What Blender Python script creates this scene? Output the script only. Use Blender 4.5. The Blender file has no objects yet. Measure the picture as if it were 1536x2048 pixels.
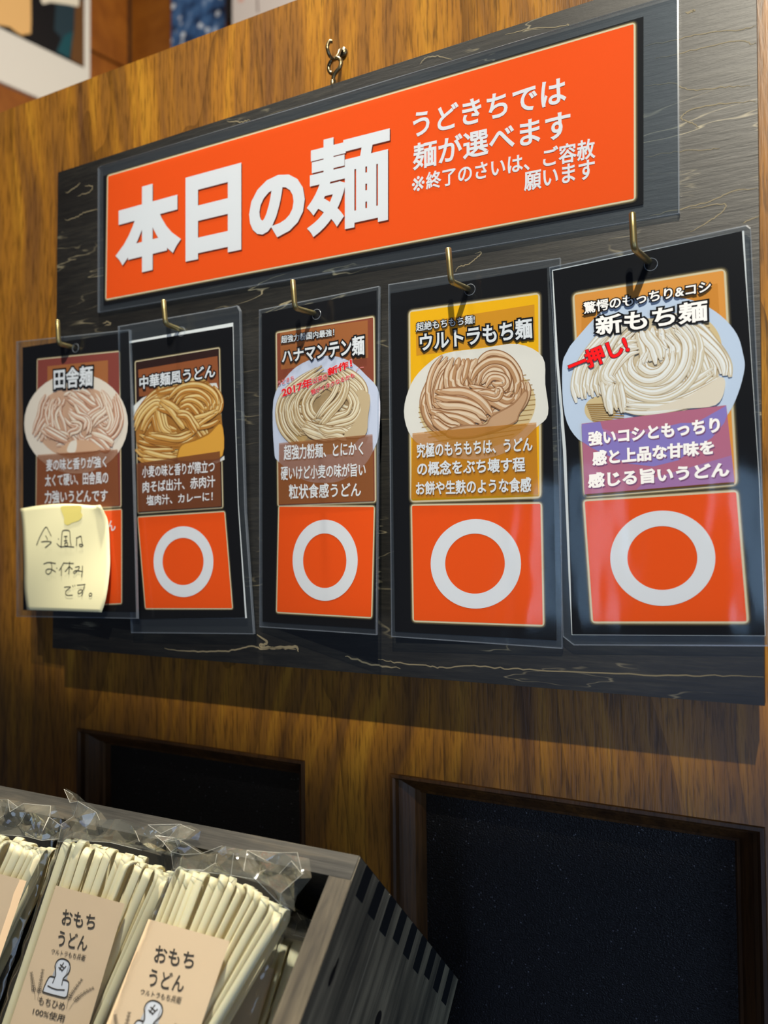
import bpy, bmesh, math, random
import numpy as np
from mathutils import Vector, Matrix
from mathutils.geometry import delaunay_2d_cdt

random.seed(7)
S = bpy.context.scene
COL = S.collection

# ------------------------------------------------------------------ camera
F, CX, CY, DIST = 1600.0, 768.0, 1024.0, 0.435      # focal length in pixels of the 1536x2048 frame; metres to the wall
_V = 55000.0
_l = (76 - F * F / _V) / 3068
EX = np.array([3068, -76, -F]); EX = EX / np.linalg.norm(EX)
EZ = np.array([-_l * _V, -_V, F]); EZ = EZ / np.linalg.norm(EZ)
EY = np.cross(EZ, EX)
RM = np.stack([EX, EY, EZ])                          # world from camera (x right, y down, z forward)
CAM = np.array([0.0, -DIST, 0.0])                    # the wall's front face is the plane Y = 0

def ray(px, py):
    return RM @ np.array([px - CX, py - CY, F])

def at(px, py, Y):
    d = ray(px, py)
    return CAM + d * ((Y - CAM[1]) / d[1])

def on_plane(px, py, P, N):
    d = ray(px, py)
    return CAM + d * (np.dot(P - CAM, N) / np.dot(d, N))

cd = bpy.data.cameras.new('camera')
cam = bpy.data.objects.new('camera', cd); COL.objects.link(cam)
cd.sensor_fit = 'AUTO'; cd.sensor_width = 36.0; cd.lens = F / 2048 * 36.0
cd.clip_start = 0.02; cd.clip_end = 50
m = Matrix.Identity(4)
for i in range(3):
    m[i][0] = RM[i, 0]; m[i][1] = -RM[i, 1]; m[i][2] = -RM[i, 2]; m[i][3] = CAM[i]
cam.matrix_world = m
cd.dof.use_dof = True; cd.dof.focus_distance = 0.43; cd.dof.aperture_fstop = 7.0
S.camera = cam

# ------------------------------------------------------------------ light and exposure
S.view_settings.view_transform = 'Standard'; S.view_settings.look = 'None'
S.view_settings.gamma = 1.0; S.view_settings.use_curve_mapping = False
S.view_settings.exposure = 0.0
S.cycles.transparent_max_bounces = 32
S.cycles.max_bounces = 10
S.cycles.sample_clamp_indirect = 6.0

w = bpy.data.worlds.new('world'); S.world = w; w.use_nodes = True
w.node_tree.nodes['Background'].inputs[0].default_value = (0.80, 0.86, 1.0, 1)
w.node_tree.nodes['Background'].inputs[1].default_value = 0.035

def lamp(name, kind, loc, target, power, color, size=0.02, sizey=None, spot=None, blend=0.6):
    l = bpy.data.lights.new(name, kind); l.energy = power; l.color = color
    if kind == 'AREA':
        l.shape = 'RECTANGLE'; l.size = size; l.size_y = sizey or size
    else:
        l.shadow_soft_size = size
    if kind == 'SPOT':
        l.spot_size = spot; l.spot_blend = blend
    o = bpy.data.objects.new(name, l); COL.objects.link(o); o.location = loc
    o.rotation_euler = (Vector(target) - Vector(loc)).to_track_quat('-Z', 'Y').to_euler()
    return o

lamp('wall_washer', 'SPOT', (0.17, -0.92, 1.0), (0.0, 0, 0.95), 102, (1.0, 0.92, 0.76), 0.012, spot=2 * math.radians(47.8), blend=0.09)
lamp('counter_downlight', 'SPOT', (-0.38, -0.13, 1.5), (-0.28, -0.18, -0.2), 250, (1.0, 0.92, 0.78), 0.03, spot=0.36, blend=0.5)
lamp('window_pane', 'AREA', (-0.74, -3.0, 0.06), (-0.3, 0, -0.02), 1.0, (0.40, 0.66, 1.0), 0.12, 0.60)
lamp('window_pane', 'AREA', (-0.13, -3.0, 0.06), (-0.2, 0, -0.02), 1.4, (0.40, 0.66, 1.0), 0.13, 0.60)
lamp('side_cool_fill', 'AREA', (1.5, -1.15, -0.1), (0, 0, -0.12), 10, (0.50, 0.70, 1.0), 0.9, 0.9)  # cool fill light added at far right, standing for no known window
lamp('glass_door', 'AREA', (0.0, -3.0, -1.15), (-0.1, 0, -0.15), 9, (0.50, 0.62, 1.0), 0.9, 1.1)
lamp('room_lamp', 'POINT', (0.05, 0.55, 1.1), (0, 0, 0), 80, (1.0, 0.90, 0.74), 0.12)

# ------------------------------------------------------------------ materials
def lin(c):
    return tuple(((x / 255) / 12.92 if x / 255 <= 0.04045 else ((x / 255 + 0.055) / 1.055) ** 2.4) for x in c) + (1.0,)

MATS = {}
def pm(name, rgb, rough=0.6, spec=0.5, metal=0.0, alpha=None, coat=0.0, sss=0.0):
    if name in MATS: return MATS[name]
    m = bpy.data.materials.new(name); m.use_nodes = True
    b = m.node_tree.nodes['Principled BSDF']
    b.inputs['Base Color'].default_value = lin(rgb)
    b.inputs['Roughness'].default_value = rough
    b.inputs['Specular IOR Level'].default_value = spec
    b.inputs['Metallic'].default_value = metal
    b.inputs['Coat Weight'].default_value = coat
    if sss:
        b.inputs['Subsurface Weight'].default_value = sss
        b.inputs['Subsurface Radius'].default_value = (0.004, 0.003, 0.0015)
    if alpha is not None: b.inputs['Alpha'].default_value = alpha
    MATS[name] = m
    return m

def nodes(m):
    return m.node_tree.nodes, m.node_tree.links, m.node_tree.nodes['Principled BSDF']

def mapped(N, L, scale, rot=(0, 0, 0), loc=(0, 0, 0)):
    tc = N.new('ShaderNodeTexCoord'); mp = N.new('ShaderNodeMapping')
    mp.inputs['Scale'].default_value = scale; mp.inputs['Rotation'].default_value = rot; mp.inputs['Location'].default_value = loc
    L.new(tc.outputs['Object'], mp.inputs['Vector'])
    return mp.outputs['Vector']

def noise(N, L, vec, scale, detail=6, rough=0.6, dist=0.0):
    n = N.new('ShaderNodeTexNoise')
    n.inputs['Scale'].default_value = scale; n.inputs['Detail'].default_value = detail
    n.inputs['Roughness'].default_value = rough; n.inputs['Distortion'].default_value = dist
    L.new(vec, n.inputs['Vector'])
    return n.outputs['Fac']

def ramp(N, L, fac, stops):
    r = N.new('ShaderNodeValToRGB')
    while len(r.color_ramp.elements) < len(stops): r.color_ramp.elements.new(0.5)
    for e, (p, c) in zip(r.color_ramp.elements, stops):
        e.position = p; e.color = lin(c)
    L.new(fac, r.inputs['Fac'])
    return r.outputs['Color']

def mixc(N, L, a, b, fac, mode='MIX'):
    x = N.new('ShaderNodeMix'); x.data_type = 'RGBA'; x.blend_type = mode
    if isinstance(fac, float): x.inputs['Factor'].default_value = fac
    else: L.new(fac, x.inputs['Factor'])
    for s, v in (('A', a), ('B', b)):
        i = [q for q in x.inputs if q.name == s and q.type == 'RGBA'][0]
        if isinstance(v, tuple): i.default_value = v
        else: L.new(v, i)
    return [q for q in x.outputs if q.type == 'RGBA'][0]

def mth(N, L, op, a, b=None, clamp=False):
    x = N.new('ShaderNodeMath'); x.operation = op; x.use_clamp = clamp
    for i, v in enumerate((a, b)):
        if v is None: continue
        if isinstance(v, (int, float)): x.inputs[i].default_value = v
        else: L.new(v, x.inputs[i])
    return x.outputs[0]

def bump(N, L, b, h, strength, dist=0.001):
    x = N.new('ShaderNodeBump'); x.inputs['Strength'].default_value = strength; x.inputs['Distance'].default_value = dist
    L.new(h, x.inputs['Height']); L.new(x.outputs['Normal'], b.inputs['Normal'])

def wood_golden(name, stops, pore=(45, 26, 8), rough=0.42, along=(1, 1, 0.07), pores=0.6, rings=0.0):
    m = pm(name, (120, 80, 30), rough, 0.45); N, L, b = nodes(m)
    warp = mapped(N, L, (2.2, 2.2, 1.0))
    nz = noise(N, L, warp, 2.3, 2, 0.5)
    v = mapped(N, L, along)
    add = N.new('ShaderNodeVectorMath'); add.operation = 'MULTIPLY_ADD'
    sep = N.new('ShaderNodeCombineXYZ'); L.new(nz, sep.inputs[0])
    L.new(sep.outputs[0], add.inputs[0]); add.inputs[1].default_value = (0.16, 0, 0); L.new(v, add.inputs[2])
    vv = add.outputs[0]
    f = noise(N, L, vv, 58, 4, 0.55, 0.3)
    base = ramp(N, L, f, stops)
    fine = noise(N, L, mapped(N, L, (along[0], along[1], along[2] * 1.1)), 560, 3, 0.62)
    pf = ramp(N, L, fine, [(0.34, (0, 0, 0)), (0.52, (255, 255, 255))])
    dk = mixc(N, L, lin(pore), base, pf)
    col = mixc(N, L, base, dk, pores)
    if rings:                                            # cathedral figure: thin dark growth lines
        rn = noise(N, L, mapped(N, L, (1, 1, 0.20), loc=(0.4, 0, 0.3)), 5.2, 3, 0.5, 0.25)
        fr = mth(N, L, 'FRACT', mth(N, L, 'MULTIPLY', rn, 16.0))
        ln = mth(N, L, 'POWER', fr, 7.0)
        lm = mth(N, L, 'MULTIPLY', ln, mth(N, L, 'MULTIPLY', noise(N, L, mapped(N, L, (1, 1, 0.6)), 14, 2, 0.5), rings))
        col = mixc(N, L, col, lin(pore), lm)
    L.new(col, b.inputs['Base Color'])
    bump(N, L, b, fine, 0.25, 0.0006)
    return m

M_WALL = wood_golden('golden_brown_veneer', [(0.30, (106, 70, 38)), (0.42, (132, 88, 36)), (0.55, (156, 104, 34)), (0.72, (184, 130, 40))], rings=0.85, rough=0.36)
M_BACKWOOD = wood_golden('orange_brown_boards', [(0.3, (120, 66, 16)), (0.55, (138, 80, 22)), (0.75, (150, 90, 26))], pore=(110, 60, 16), along=(0.3, 0.3, 0.3), pores=0.2)
M_TRIM = wood_golden('dark_brown_moulding', [(0.3, (58, 36, 18)), (0.55, (84, 54, 24)), (0.75, (108, 70, 28))], rough=0.38)
M_BACKDARK = pm('gap_shadow_wood', (48, 26, 8), 0.7)

def black_ply(name):
    m = pm(name, (34, 34, 32), 0.47, 0.75); N, L, b = nodes(m)
    v = mapped(N, L, (1.0, 1.0, 6.5))
    wv = noise(N, L, v, 2.6, 5, 0.56, 0.35)
    k = mth(N, L, 'MULTIPLY', wv, 11.0)
    fr = mth(N, L, 'FRACT', k)
    line = mth(N, L, 'SUBTRACT', 1.0, mth(N, L, 'MULTIPLY', mth(N, L, 'ABSOLUTE', mth(N, L, 'SUBTRACT', fr, 0.5)), 26.0), clamp=True)
    msk = ramp(N, L, noise(N, L, mapped(N, L, (1, 1, 1.5), loc=(3, 1, 2)), 13, 3, 0.6), [(0.50, (0, 0, 0)), (0.66, (255, 255, 255))])
    lm = mth(N, L, 'MULTIPLY', line, msk)
    fib = noise(N, L, mapped(N, L, (0.10, 1, 1.0)), 420, 4, 0.7)
    base = ramp(N, L, fib, [(0.30, (16, 17, 17)), (0.5, (30, 30, 28)), (0.72, (48, 46, 40))])
    big = noise(N, L, mapped(N, L, (1, 1, 2.5)), 9, 3, 0.5)
    base = mixc(N, L, base, ramp(N, L, big, [(0.35, (150, 150, 150)), (0.7, (255, 255, 255))]), 1.0, 'MULTIPLY')
    col = mixc(N, L, base, lin((156, 146, 118)), lm)
    L.new(col, b.inputs['Base Color'])
    bump(N, L, b, fib, 0.35, 0.0005)
    return m
M_BOARD = black_ply('black_stained_plywood')

def crate_wood(name, lo, mid, hi, along, rot=0.0):
    m = pm(name, mid, 0.62, 0.4); N, L, b = nodes(m)
    def vec():
        v = mapped(N, L, (1, 1, 1), (math.radians(rot), 0, 0)); mp = N.new('ShaderNodeMapping')
        mp.inputs['Scale'].default_value = along; L.new(v, mp.inputs['Vector']); return mp.outputs['Vector']
    f = noise(N, L, vec(), 110, 6, 0.66, 0.5)
    g = noise(N, L, mapped(N, L, (1, 1, 1)), 22, 3, 0.55)
    f = mth(N, L, 'ADD', mth(N, L, 'MULTIPLY', f, 0.72), mth(N, L, 'MULTIPLY', g, 0.28))
    col = ramp(N, L, f, [(0.36, lo), (0.5, mid), (0.66, hi)])
    L.new(col, b.inputs['Base Color'])
    bump(N, L, b, noise(N, L, vec(), 300, 3, 0.6), 0.45, 0.0006)
    return m

def film(name, fres=1.45, haze=0.03, rough=0.06, wave=0.0, wscale=30, tint=(235, 240, 245), hazecol=(220, 225, 230), zs=0.35):
    m = bpy.data.materials.new(name); m.use_nodes = True
    N = m.node_tree.nodes; L = m.node_tree.links; N.clear()
    out = N.new('ShaderNodeOutputMaterial')
    tr = N.new('ShaderNodeBsdfTransparent'); tr.inputs[0].default_value = lin(tint)
    gl = N.new('ShaderNodeBsdfGlossy'); gl.inputs['Roughness'].default_value = rough; gl.inputs[0].default_value = (1, 1, 1, 1)
    df = N.new('ShaderNodeBsdfDiffuse'); df.inputs[0].default_value = lin(hazecol)
    lw = N.new('ShaderNodeLayerWeight'); lw.inputs[0].default_value = 0.5
    pw = mth(N, L, 'POWER', lw.outputs['Facing'], 4.0)
    r0 = ((fres - 1) / (fres + 1)) ** 2
    fac = mth(N, L, 'ADD', mth(N, L, 'MULTIPLY', pw, 1 - r0), r0, clamp=True)
    m1 = N.new('ShaderNodeMixShader'); m1.inputs[0].default_value = haze
    L.new(tr.outputs[0], m1.inputs[1]); L.new(df.outputs[0], m1.inputs[2])
    m2 = N.new('ShaderNodeMixShader'); L.new(fac, m2.inputs[0])
    L.new(m1.outputs[0], m2.inputs[1]); L.new(gl.outputs[0], m2.inputs[2])
    if wave:
        h = noise(N, L, mapped(N, L, (1, 1, zs)), wscale, 2, 0.45)
        x = N.new('ShaderNodeBump'); x.inputs['Strength'].default_value = wave; x.inputs['Distance'].default_value = 0.004
        L.new(h, x.inputs['Height'])
        L.new(x.outputs[0], gl.inputs['Normal'])
    L.new(m2.outputs[0], out.inputs[0])
    MATS[name] = m
    return m

M_POUCH = film('clear_laminate', 1.40, 0.006, 0.07, 0.22, 30)
M_POUCHRIM = film('laminate_edge', 1.5, 0.16, 0.2, 0, hazecol=(200, 210, 222))
M_MARGIN = film('laminate_margin', 1.45, 0.06, 0.16, 0.3, 26, hazecol=(150, 160, 172))
M_BAG = film('clear_crinkled_film', 1.42, 0.035, 0.05, 0.5, 60, zs=1, hazecol=(235, 228, 205))
M_BAGFIN = film('clear_film_fold', 1.6, 0.085, 0.07, 0.45, 90, zs=1, hazecol=(226, 218, 190))
M_BAGEDGE = film('clear_film_crease', 1.6, 0.55, 0.1, 0, hazecol=(240, 236, 220))

INK = pm('black_ink', (10, 11, 16), 0.5, 0.08)
PRINTBLACK = pm('black_print', (9, 10, 15), 0.45, 0.08)
PAPERWHITE = pm('white_paper', (226, 226, 222), 0.7, 0.08)
WHITE = pm('white_print', (232, 231, 230), 0.6, 0.08)
CREAM = pm('cream_glow_print', (222, 204, 164), 0.6, 0.08)
CREAM2 = pm('fading_glow_print', (128, 112, 78), 0.6, 0.08)
CREAM3 = pm('dark_glow_print', (54, 48, 36), 0.6, 0.08)
ORANGE = pm('vermilion_print', (246, 84, 12), 0.6, 0.08)
RED = pm('red_print', (238, 22, 28), 0.6, 0.08)
SHADE = pm('letter_dropshadow_print', (110, 34, 6), 0.6, 0.08)
M_BRASS = pm('aged_brass', (150, 138, 96), 0.38, 0.5, 0.9)
M_BRONZE = pm('dark_bronze_wire', (112, 100, 74), 0.3, 0.5, 0.9)

# ------------------------------------------------------------------ mesh helpers
BASE = {}
def thing(name, label, cat, base, group=None):
    o = bpy.data.objects.new(name, None); COL.objects.link(o)
    o.empty_display_size = 0.01
    o.location = base; o['label'] = label; o['category'] = cat
    if group: o['group'] = group
    BASE[o.name] = np.array(base, float)
    return o

def mk(name, verts, faces, mats, fm=None, parent=None, smooth=False, base=None, label=None):
    b = BASE[parent.name] if parent is not None else (np.array(base, float) if base is not None else np.zeros(3))
    me = bpy.data.meshes.new(name)
    me.from_pydata([tuple(np.asarray(v, float) - b) for v in verts], [], faces)
    for x in (mats if isinstance(mats, (list, tuple)) else [mats]): me.materials.append(x)
    if fm is not None: me.polygons.foreach_set('material_index', fm)
    if smooth: me.polygons.foreach_set('use_smooth', [True] * len(me.polygons))
    me.update()
    o = bpy.data.objects.new(name, me); COL.objects.link(o)
    if parent is not None:
        o.parent = parent; BASE[o.name] = b
    else:
        o.location = b; BASE[o.name] = b
    if label: o['label'] = label
    return o

def structure(o):
    o['kind'] = 'structure'; return o

def tag(o, label, cat, group=None):
    o['label'] = label; o['category'] = cat
    if group: o['group'] = group
    return o

class Build:
    def __init__(s): s.v = []; s.f = []; s.m = []
    def add(s, verts, faces, mi=0):
        k = len(s.v); s.v += [np.asarray(x, float) for x in verts]
        s.f += [tuple(i + k for i in q) for q in faces]; s.m += [mi] * len(faces)
    def box(s, lo, hi, mi=0, fr=None):
        x0, y0, z0 = lo; x1, y1, z1 = hi
        P = [(x0, y0, z0), (x1, y0, z0), (x1, y1, z0), (x0, y1, z0), (x0, y0, z1), (x1, y0, z1), (x1, y1, z1), (x0, y1, z1)]
        if fr: P = [fr(*p) for p in P]
        s.add(P, [(0, 3, 2, 1), (4, 5, 6, 7), (0, 1, 5, 4), (1, 2, 6, 5), (2, 3, 7, 6), (3, 0, 4, 7)], mi)
    def tube(s, pts, r, n=12, mi=0, cap=True, rs=None):
        pts = [np.asarray(p, float) for p in pts]; rings = []
        t0 = pts[1] - pts[0]; t0 /= np.linalg.norm(t0)
        a = np.array([0, 0, 1.0]) if abs(t0[2]) < 0.9 else np.array([1.0, 0, 0])
        nrm = np.cross(t0, a); nrm /= np.linalg.norm(nrm)
        for i, p in enumerate(pts):
            t = pts[min(i + 1, len(pts) - 1)] - pts[max(i - 1, 0)]; t /= np.linalg.norm(t)
            nrm = nrm - t * np.dot(nrm, t); nrm /= np.linalg.norm(nrm); b2 = np.cross(t, nrm)
            rr = rs[i] if rs else r
            rings.append([p + rr * (math.cos(2 * math.pi * k / n) * nrm + math.sin(2 * math.pi * k / n) * b2) for k in range(n)])
        V = [q for rg in rings for q in rg]
        Fc = [(i * n + k, i * n + (k + 1) % n, (i + 1) * n + (k + 1) % n, (i + 1) * n + k) for i in range(len(rings) - 1) for k in range(n)]
        if cap: Fc += [tuple(range(n))[::-1], tuple((len(rings) - 1) * n + k for k in range(n))]
        s.add(V, Fc, mi)
    def build(s, name, mats, parent=None, smooth=False, base=None, label=None):
        return mk(name, s.v, s.f, mats, s.m, parent, smooth, base, label)

def catmull(pts, n=8, closed=False):
    P = [np.asarray(p, float) for p in pts]; out = []; k = len(P)
    for i in range(k if closed else k - 1):
        p0 = P[(i - 1) % k] if closed or i > 0 else P[0] * 2 - P[1]
        p1 = P[i]; p2 = P[(i + 1) % k]
        p3 = P[(i + 2) % k] if closed or i + 2 < k else P[-1] * 2 - P[-2]
        for j in range(n):
            t = j / n
            out.append(0.5 * ((2 * p1) + (-p0 + p2) * t + (2 * p0 - 5 * p1 + 4 * p2 - p3) * t * t + (-p0 + 3 * p1 - 3 * p2 + p3) * t ** 3))
    if not closed: out.append(P[-1])
    return out

# ---- bent sheets: height Y = f(X, Z) over the wall, given by four corners (pixel, stand-off)
class Sheet:
    def __init__(s, quad, off, bend=0.0):
        P = [at(x, y, -o) for (x, y), o in zip(quad, off)]
        A = np.array([[1, p[0], p[2], p[0] * p[2]] for p in P])
        s.c = np.linalg.solve(A, np.array([p[1] for p in P]))
        s.z0 = min(p[2] for p in P); s.z1 = max(p[2] for p in P); s.bend = bend
        s.x0 = min(p[0] for p in P); s.x1 = max(p[0] for p in P)
    def Y(s, X, Z):
        t = (Z - s.z0) / (s.z1 - s.z0)
        return s.c[0] + s.c[1] * X + s.c[2] * Z + s.c[3] * X * Z - s.bend * 4 * t * (1 - t)
    def loc(s, px, py):
        Y = -0.03
        for _ in range(14):
            p = at(px, py, Y); Y = s.Y(p[0], p[2])
        return np.array([p[0], p[2]])
    def point(s, q, lift=0.0):
        return np.array([q[0], s.Y(q[0], q[1]) - lift, q[1]])

class FlatFrame:                                    # a flat plane with its own axes: O + a*U + b*P, lifted along Q
    def __init__(s, O, U, P, Q): s.O = O; s.U = U; s.P = P; s.Q = Q; s.x0 = s.x1 = s.z0 = s.z1 = None
    def loc(s, px, py, q=0.0):
        r = on_plane(px, py, s.O + s.Q * q, s.Q) - s.O
        return np.array([r @ s.U, r @ s.P])
    def point(s, q, lift=0.0):
        return s.O + s.U * q[0] + s.P * q[1] + s.Q * lift

def crop(ox, oy, sc):
    return lambda x, y: (ox + x / sc, oy + y / sc)

class Print:
    """Flat printing on a sheet: pieces of 2-D mesh in the sheet's own coordinates, each at a small lift."""
    def __init__(s, surf, k=None): s.s = surf; s.k = k or (lambda x, y: (x, y)); s.groups = {}
    def L(s, x, y): return s.s.loc(*s.k(x, y))
    def raw(s, V, Fc, lift, mat):
        g = s.groups.setdefault((round(lift, 7), mat.name), [[], []])
        n = len(g[0]); g[0] += [tuple(v) for v in V]; g[1] += [tuple(i + n for i in f) for f in Fc]
    def poly(s, pts, lift, mat, local=False):
        P = pts if local else [s.L(*p) for p in pts]
        s.raw(P, [tuple(range(len(P)))], lift, mat)
        return P
    def rquad(s, pts, lift, mat, r=0.002, grow=0.0):
        P = [s.L(*p) for p in pts]; n = len(P); c = sum(P) / n; lines = []
        for i in range(n):
            a, b = P[i], P[(i + 1) % n]; d = (b - a) / np.linalg.norm(b - a); nn = np.array([d[1], -d[0]])
            if nn @ (c - a) > 0: nn = -nn
            lines.append((a + nn * grow, d))
        Q = []
        for i in range(n):
            (a, d), (b, e) = lines[i - 1], lines[i]
            t = np.linalg.solve(np.array([[d[0], -e[0]], [d[1], -e[1]]]), b - a)[0]; Q.append(a + d * t)
        out = []
        rr = max(r + grow * 0.8, 0.0003)
        for i in range(n):
            p, q, o = Q[i], Q[i - 1], Q[(i + 1) % n]
            a = p + (q - p) / np.linalg.norm(q - p) * rr; b = p + (o - p) / np.linalg.norm(o - p) * rr
            for j in range(6):
                t = j / 5; out.append((1 - t) ** 2 * a + 2 * t * (1 - t) * p + t * t * b)
        s.raw(out, [tuple(range(len(out)))], lift, mat)
    def glow(s, pts, lift, mat, r=0.002, k=1.0):
        s.rquad(pts, lift, CREAM3, r, 0.0024 * k); s.rquad(pts, lift + 4e-5, CREAM2, r, 0.0017 * k)
        s.rquad(pts, lift + 8e-5, CREAM, r, 0.0011 * k); s.rquad(pts, lift + 12e-5, mat, r * 0.5, 0)
    def ring(s, co, ro, ci, ri, lift, mat, n=64):
        o = [s.L(co[0] + ro[0] * math.cos(2 * math.pi * i / n), co[1] + ro[1] * math.sin(2 * math.pi * i / n)) for i in range(n)]
        q = [s.L(ci[0] + ri[0] * math.cos(2 * math.pi * i / n), ci[1] + ri[1] * math.sin(2 * math.pi * i / n)) for i in range(n)]
        s.raw(o + q, [(i, (i + 1) % n, n + (i + 1) % n, n + i) for i in range(n)], lift, mat)
    def stroke(s, pts, wd, lift, mat, local=False, closed=False, taper=False):
        P = [np.asarray(p, float) if local else s.L(*p) for p in pts]
        if closed: P = P + [P[0]]
        n = len(P); A = []; B = []
        for i in range(n):
            if closed and i in (0, n - 1): t = P[1] - P[-2]
            else: t = P[min(i + 1, n - 1)] - P[max(i - 1, 0)]
            t = t / (np.linalg.norm(t) + 1e-12); q = np.array([-t[1], t[0]])
            ww = wd / 2
            if taper: ww *= min(1.0, 0.35 + 4 * min(i, n - 1 - i) / n)
            A.append(P[i] + q * ww); B.append(P[i] - q * ww)
        s.raw(A + B, [(i, i + 1, n + i + 1, n + i) for i in range(n - 1)], lift, mat)
    def text(s, body, quad, lift, mat, bold=0.02, outline=0.0, omat=None, shadow=None, local=False):
        q = [np.asarray(p, float) if local else s.L(*p) for p in quad]       # TL TR BR BL
        V0, _, lo, hi = glyphs(body, 0.0)
        e = bold * 0.9
        def put(V, dx=0.0, dy=0.0):
            out = []
            for v in V:
                a = (v[0] - lo[0] + e) / (hi[0] - lo[0] + 2 * e); b = (v[1] - lo[1] + e) / (hi[1] - lo[1] + 2 * e)
                r = (q[3] * (1 - a) + q[2] * a) * (1 - b) + (q[0] * (1 - a) + q[1] * a) * b; out.append((r[0] + dx, r[1] + dy, v[2] * 1.2e-5))
            return out
        if outline:
            V, Fc, _, _ = glyphs(body, bold + outline); s.raw(put(V), Fc, lift, omat or INK)
        V, Fc, _, _ = glyphs(body, bold)
        if shadow: s.raw(put(V, shadow[0], shadow[1]), Fc, lift + 1e-5, shadow[2])
        s.raw(put(V), Fc, lift + 4e-5, mat)
    def build(s, name, parent, label=None, cells=0.006):
        mats = []; V = []; Fc = []; fm = []
        sf = s.s
        for (lift, mn), (gv, gf) in sorted(s.groups.items()):
            if MATS[mn] not in mats: mats.append(MATS[mn])
            mi = mats.index(MATS[mn])
            bm = bmesh.new(); vs = [bm.verts.new((v[0], v[2] if len(v) > 2 else 0.0, v[1])) for v in gv]
            for f in gf:
                try: bm.faces.new([vs[i] for i in f])
                except ValueError: pass
            if isinstance(sf, Sheet) and (abs(sf.c[3]) > 1e-9 or sf.bend):
                xs = [v[0] for v in gv]; zs = [v[1] for v in gv]
                if any(max(gv[i][1] for i in f) - min(gv[i][1] for i in f) > cells * 0.7 or max(gv[i][0] for i in f) - min(gv[i][0] for i in f) > cells * 0.7 for f in gf[:4000]):
                    for ax, a0, a1 in ((0, min(xs), max(xs)), (2, min(zs), max(zs))):
                        k = math.floor(a0 / cells) + 1
                        while k * cells + 0.000371 < a1:
                            kc = k * cells + 0.000371
                            no = (1, 0, 0) if ax == 0 else (0, 0, 1); co = (kc, 0, 0) if ax == 0 else (0, 0, kc)
                            bmesh.ops.bisect_plane(bm, geom=bm.verts[:] + bm.edges[:] + bm.faces[:], dist=1e-8, plane_co=co, plane_no=no)
                            k += 1
            big = [f for f in bm.faces if len(f.verts) > 4]
            if big: bmesh.ops.triangulate(bm, faces=big)
            bm.verts.index_update(); n = len(V)
            V += [sf.point((v.co.x, v.co.z), lift + v.co.y) for v in bm.verts]
            for f in bm.faces:
                Fc.append(tuple(v.index + n for v in f.verts)); fm.append(mi)
            bm.free()
        return mk(name, V, Fc, mats, fm, parent, label=label)

GC = {}
_tc = bpy.data.curves.new('lettering_source', 'FONT'); _to = bpy.data.objects.new('lettering_source', _tc)
COL.objects.link(_to)
def glyphs(body, bev):
    k = (body, round(bev, 4))
    if k not in GC:
        _tc.body = body; _tc.size = 1; _tc.bevel_depth = bev; _tc.bevel_resolution = 0; _tc.resolution_u = 4
        me = bpy.data.meshes.new_from_object(_to.evaluated_get(bpy.context.evaluated_depsgraph_get()))
        V = [(v.co.x, v.co.y, (v.co.z / bev if bev else 1.0)) for v in me.vertices]
        Fc = [tuple(p.vertices) for p in me.polygons if min(V[i][2] for i in p.vertices) > -0.01]
        bpy.data.meshes.remove(me)
        xs = [v[0] for v in V]; ys = [v[1] for v in V]
        GC[k] = (V, Fc, (min(xs), min(ys)), (max(xs), max(ys)))
    return GC[k]

# ------------------------------------------------------------------ the setting: panelled wooden partition
ZTOP, ZRAIL, ZBOT = 0.3545, -0.1452, -0.75
XL, XR = -1.25, 0.75
OPEN = [(-0.4905, -0.2870), (-0.2232, -0.0202)]
PITCH = OPEN[1][0] - OPEN[0][0]
EDG = OPEN
b = Build()
b.box((XL, 0, ZRAIL), (XR, 0.030, ZTOP))
px = XL
for a, c in EDG:
    if a > px: b.box((px, 0, ZBOT), (a, 0.030, ZRAIL))
    px = c
b.box((px, 0, ZBOT), (XR, 0.030, ZRAIL))
wall = structure(b.build('wall_front', M_WALL, base=(-0.25, 0, -0.1)))

PROF = [(-0.0012, 0.0), (-0.0008, -0.0011), (0.0010, -0.0014), (0.0022, 0.0), (0.0026, 0.0040), (0.0046, 0.0052), (0.0100, 0.0112), (0.0112, 0.0138), (0.0128, 0.0144), (0.0140, 0.0190)]
for i, (a, c) in enumerate(EDG):
    zt, zb = ZRAIL, -0.70
    bb = Build(); V = []
    for (o, y) in PROF:
        V += [(a + o, y, zt - o), (c - o, y, zt - o), (c - o, y, zb + o), (a + o, y, zb + o)]
    Fc = []
    for k in range(len(PROF) - 1):
        for j in range(4): Fc.append((k * 4 + j, k * 4 + (j + 1) % 4, (k + 1) * 4 + (j + 1) % 4, (k + 1) * 4 + j))
    bb.add(V, Fc)
    structure(bb.build('trim_%d' % (i + 1), M_TRIM, base=((a + c) / 2, 0.01, zb)))

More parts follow.
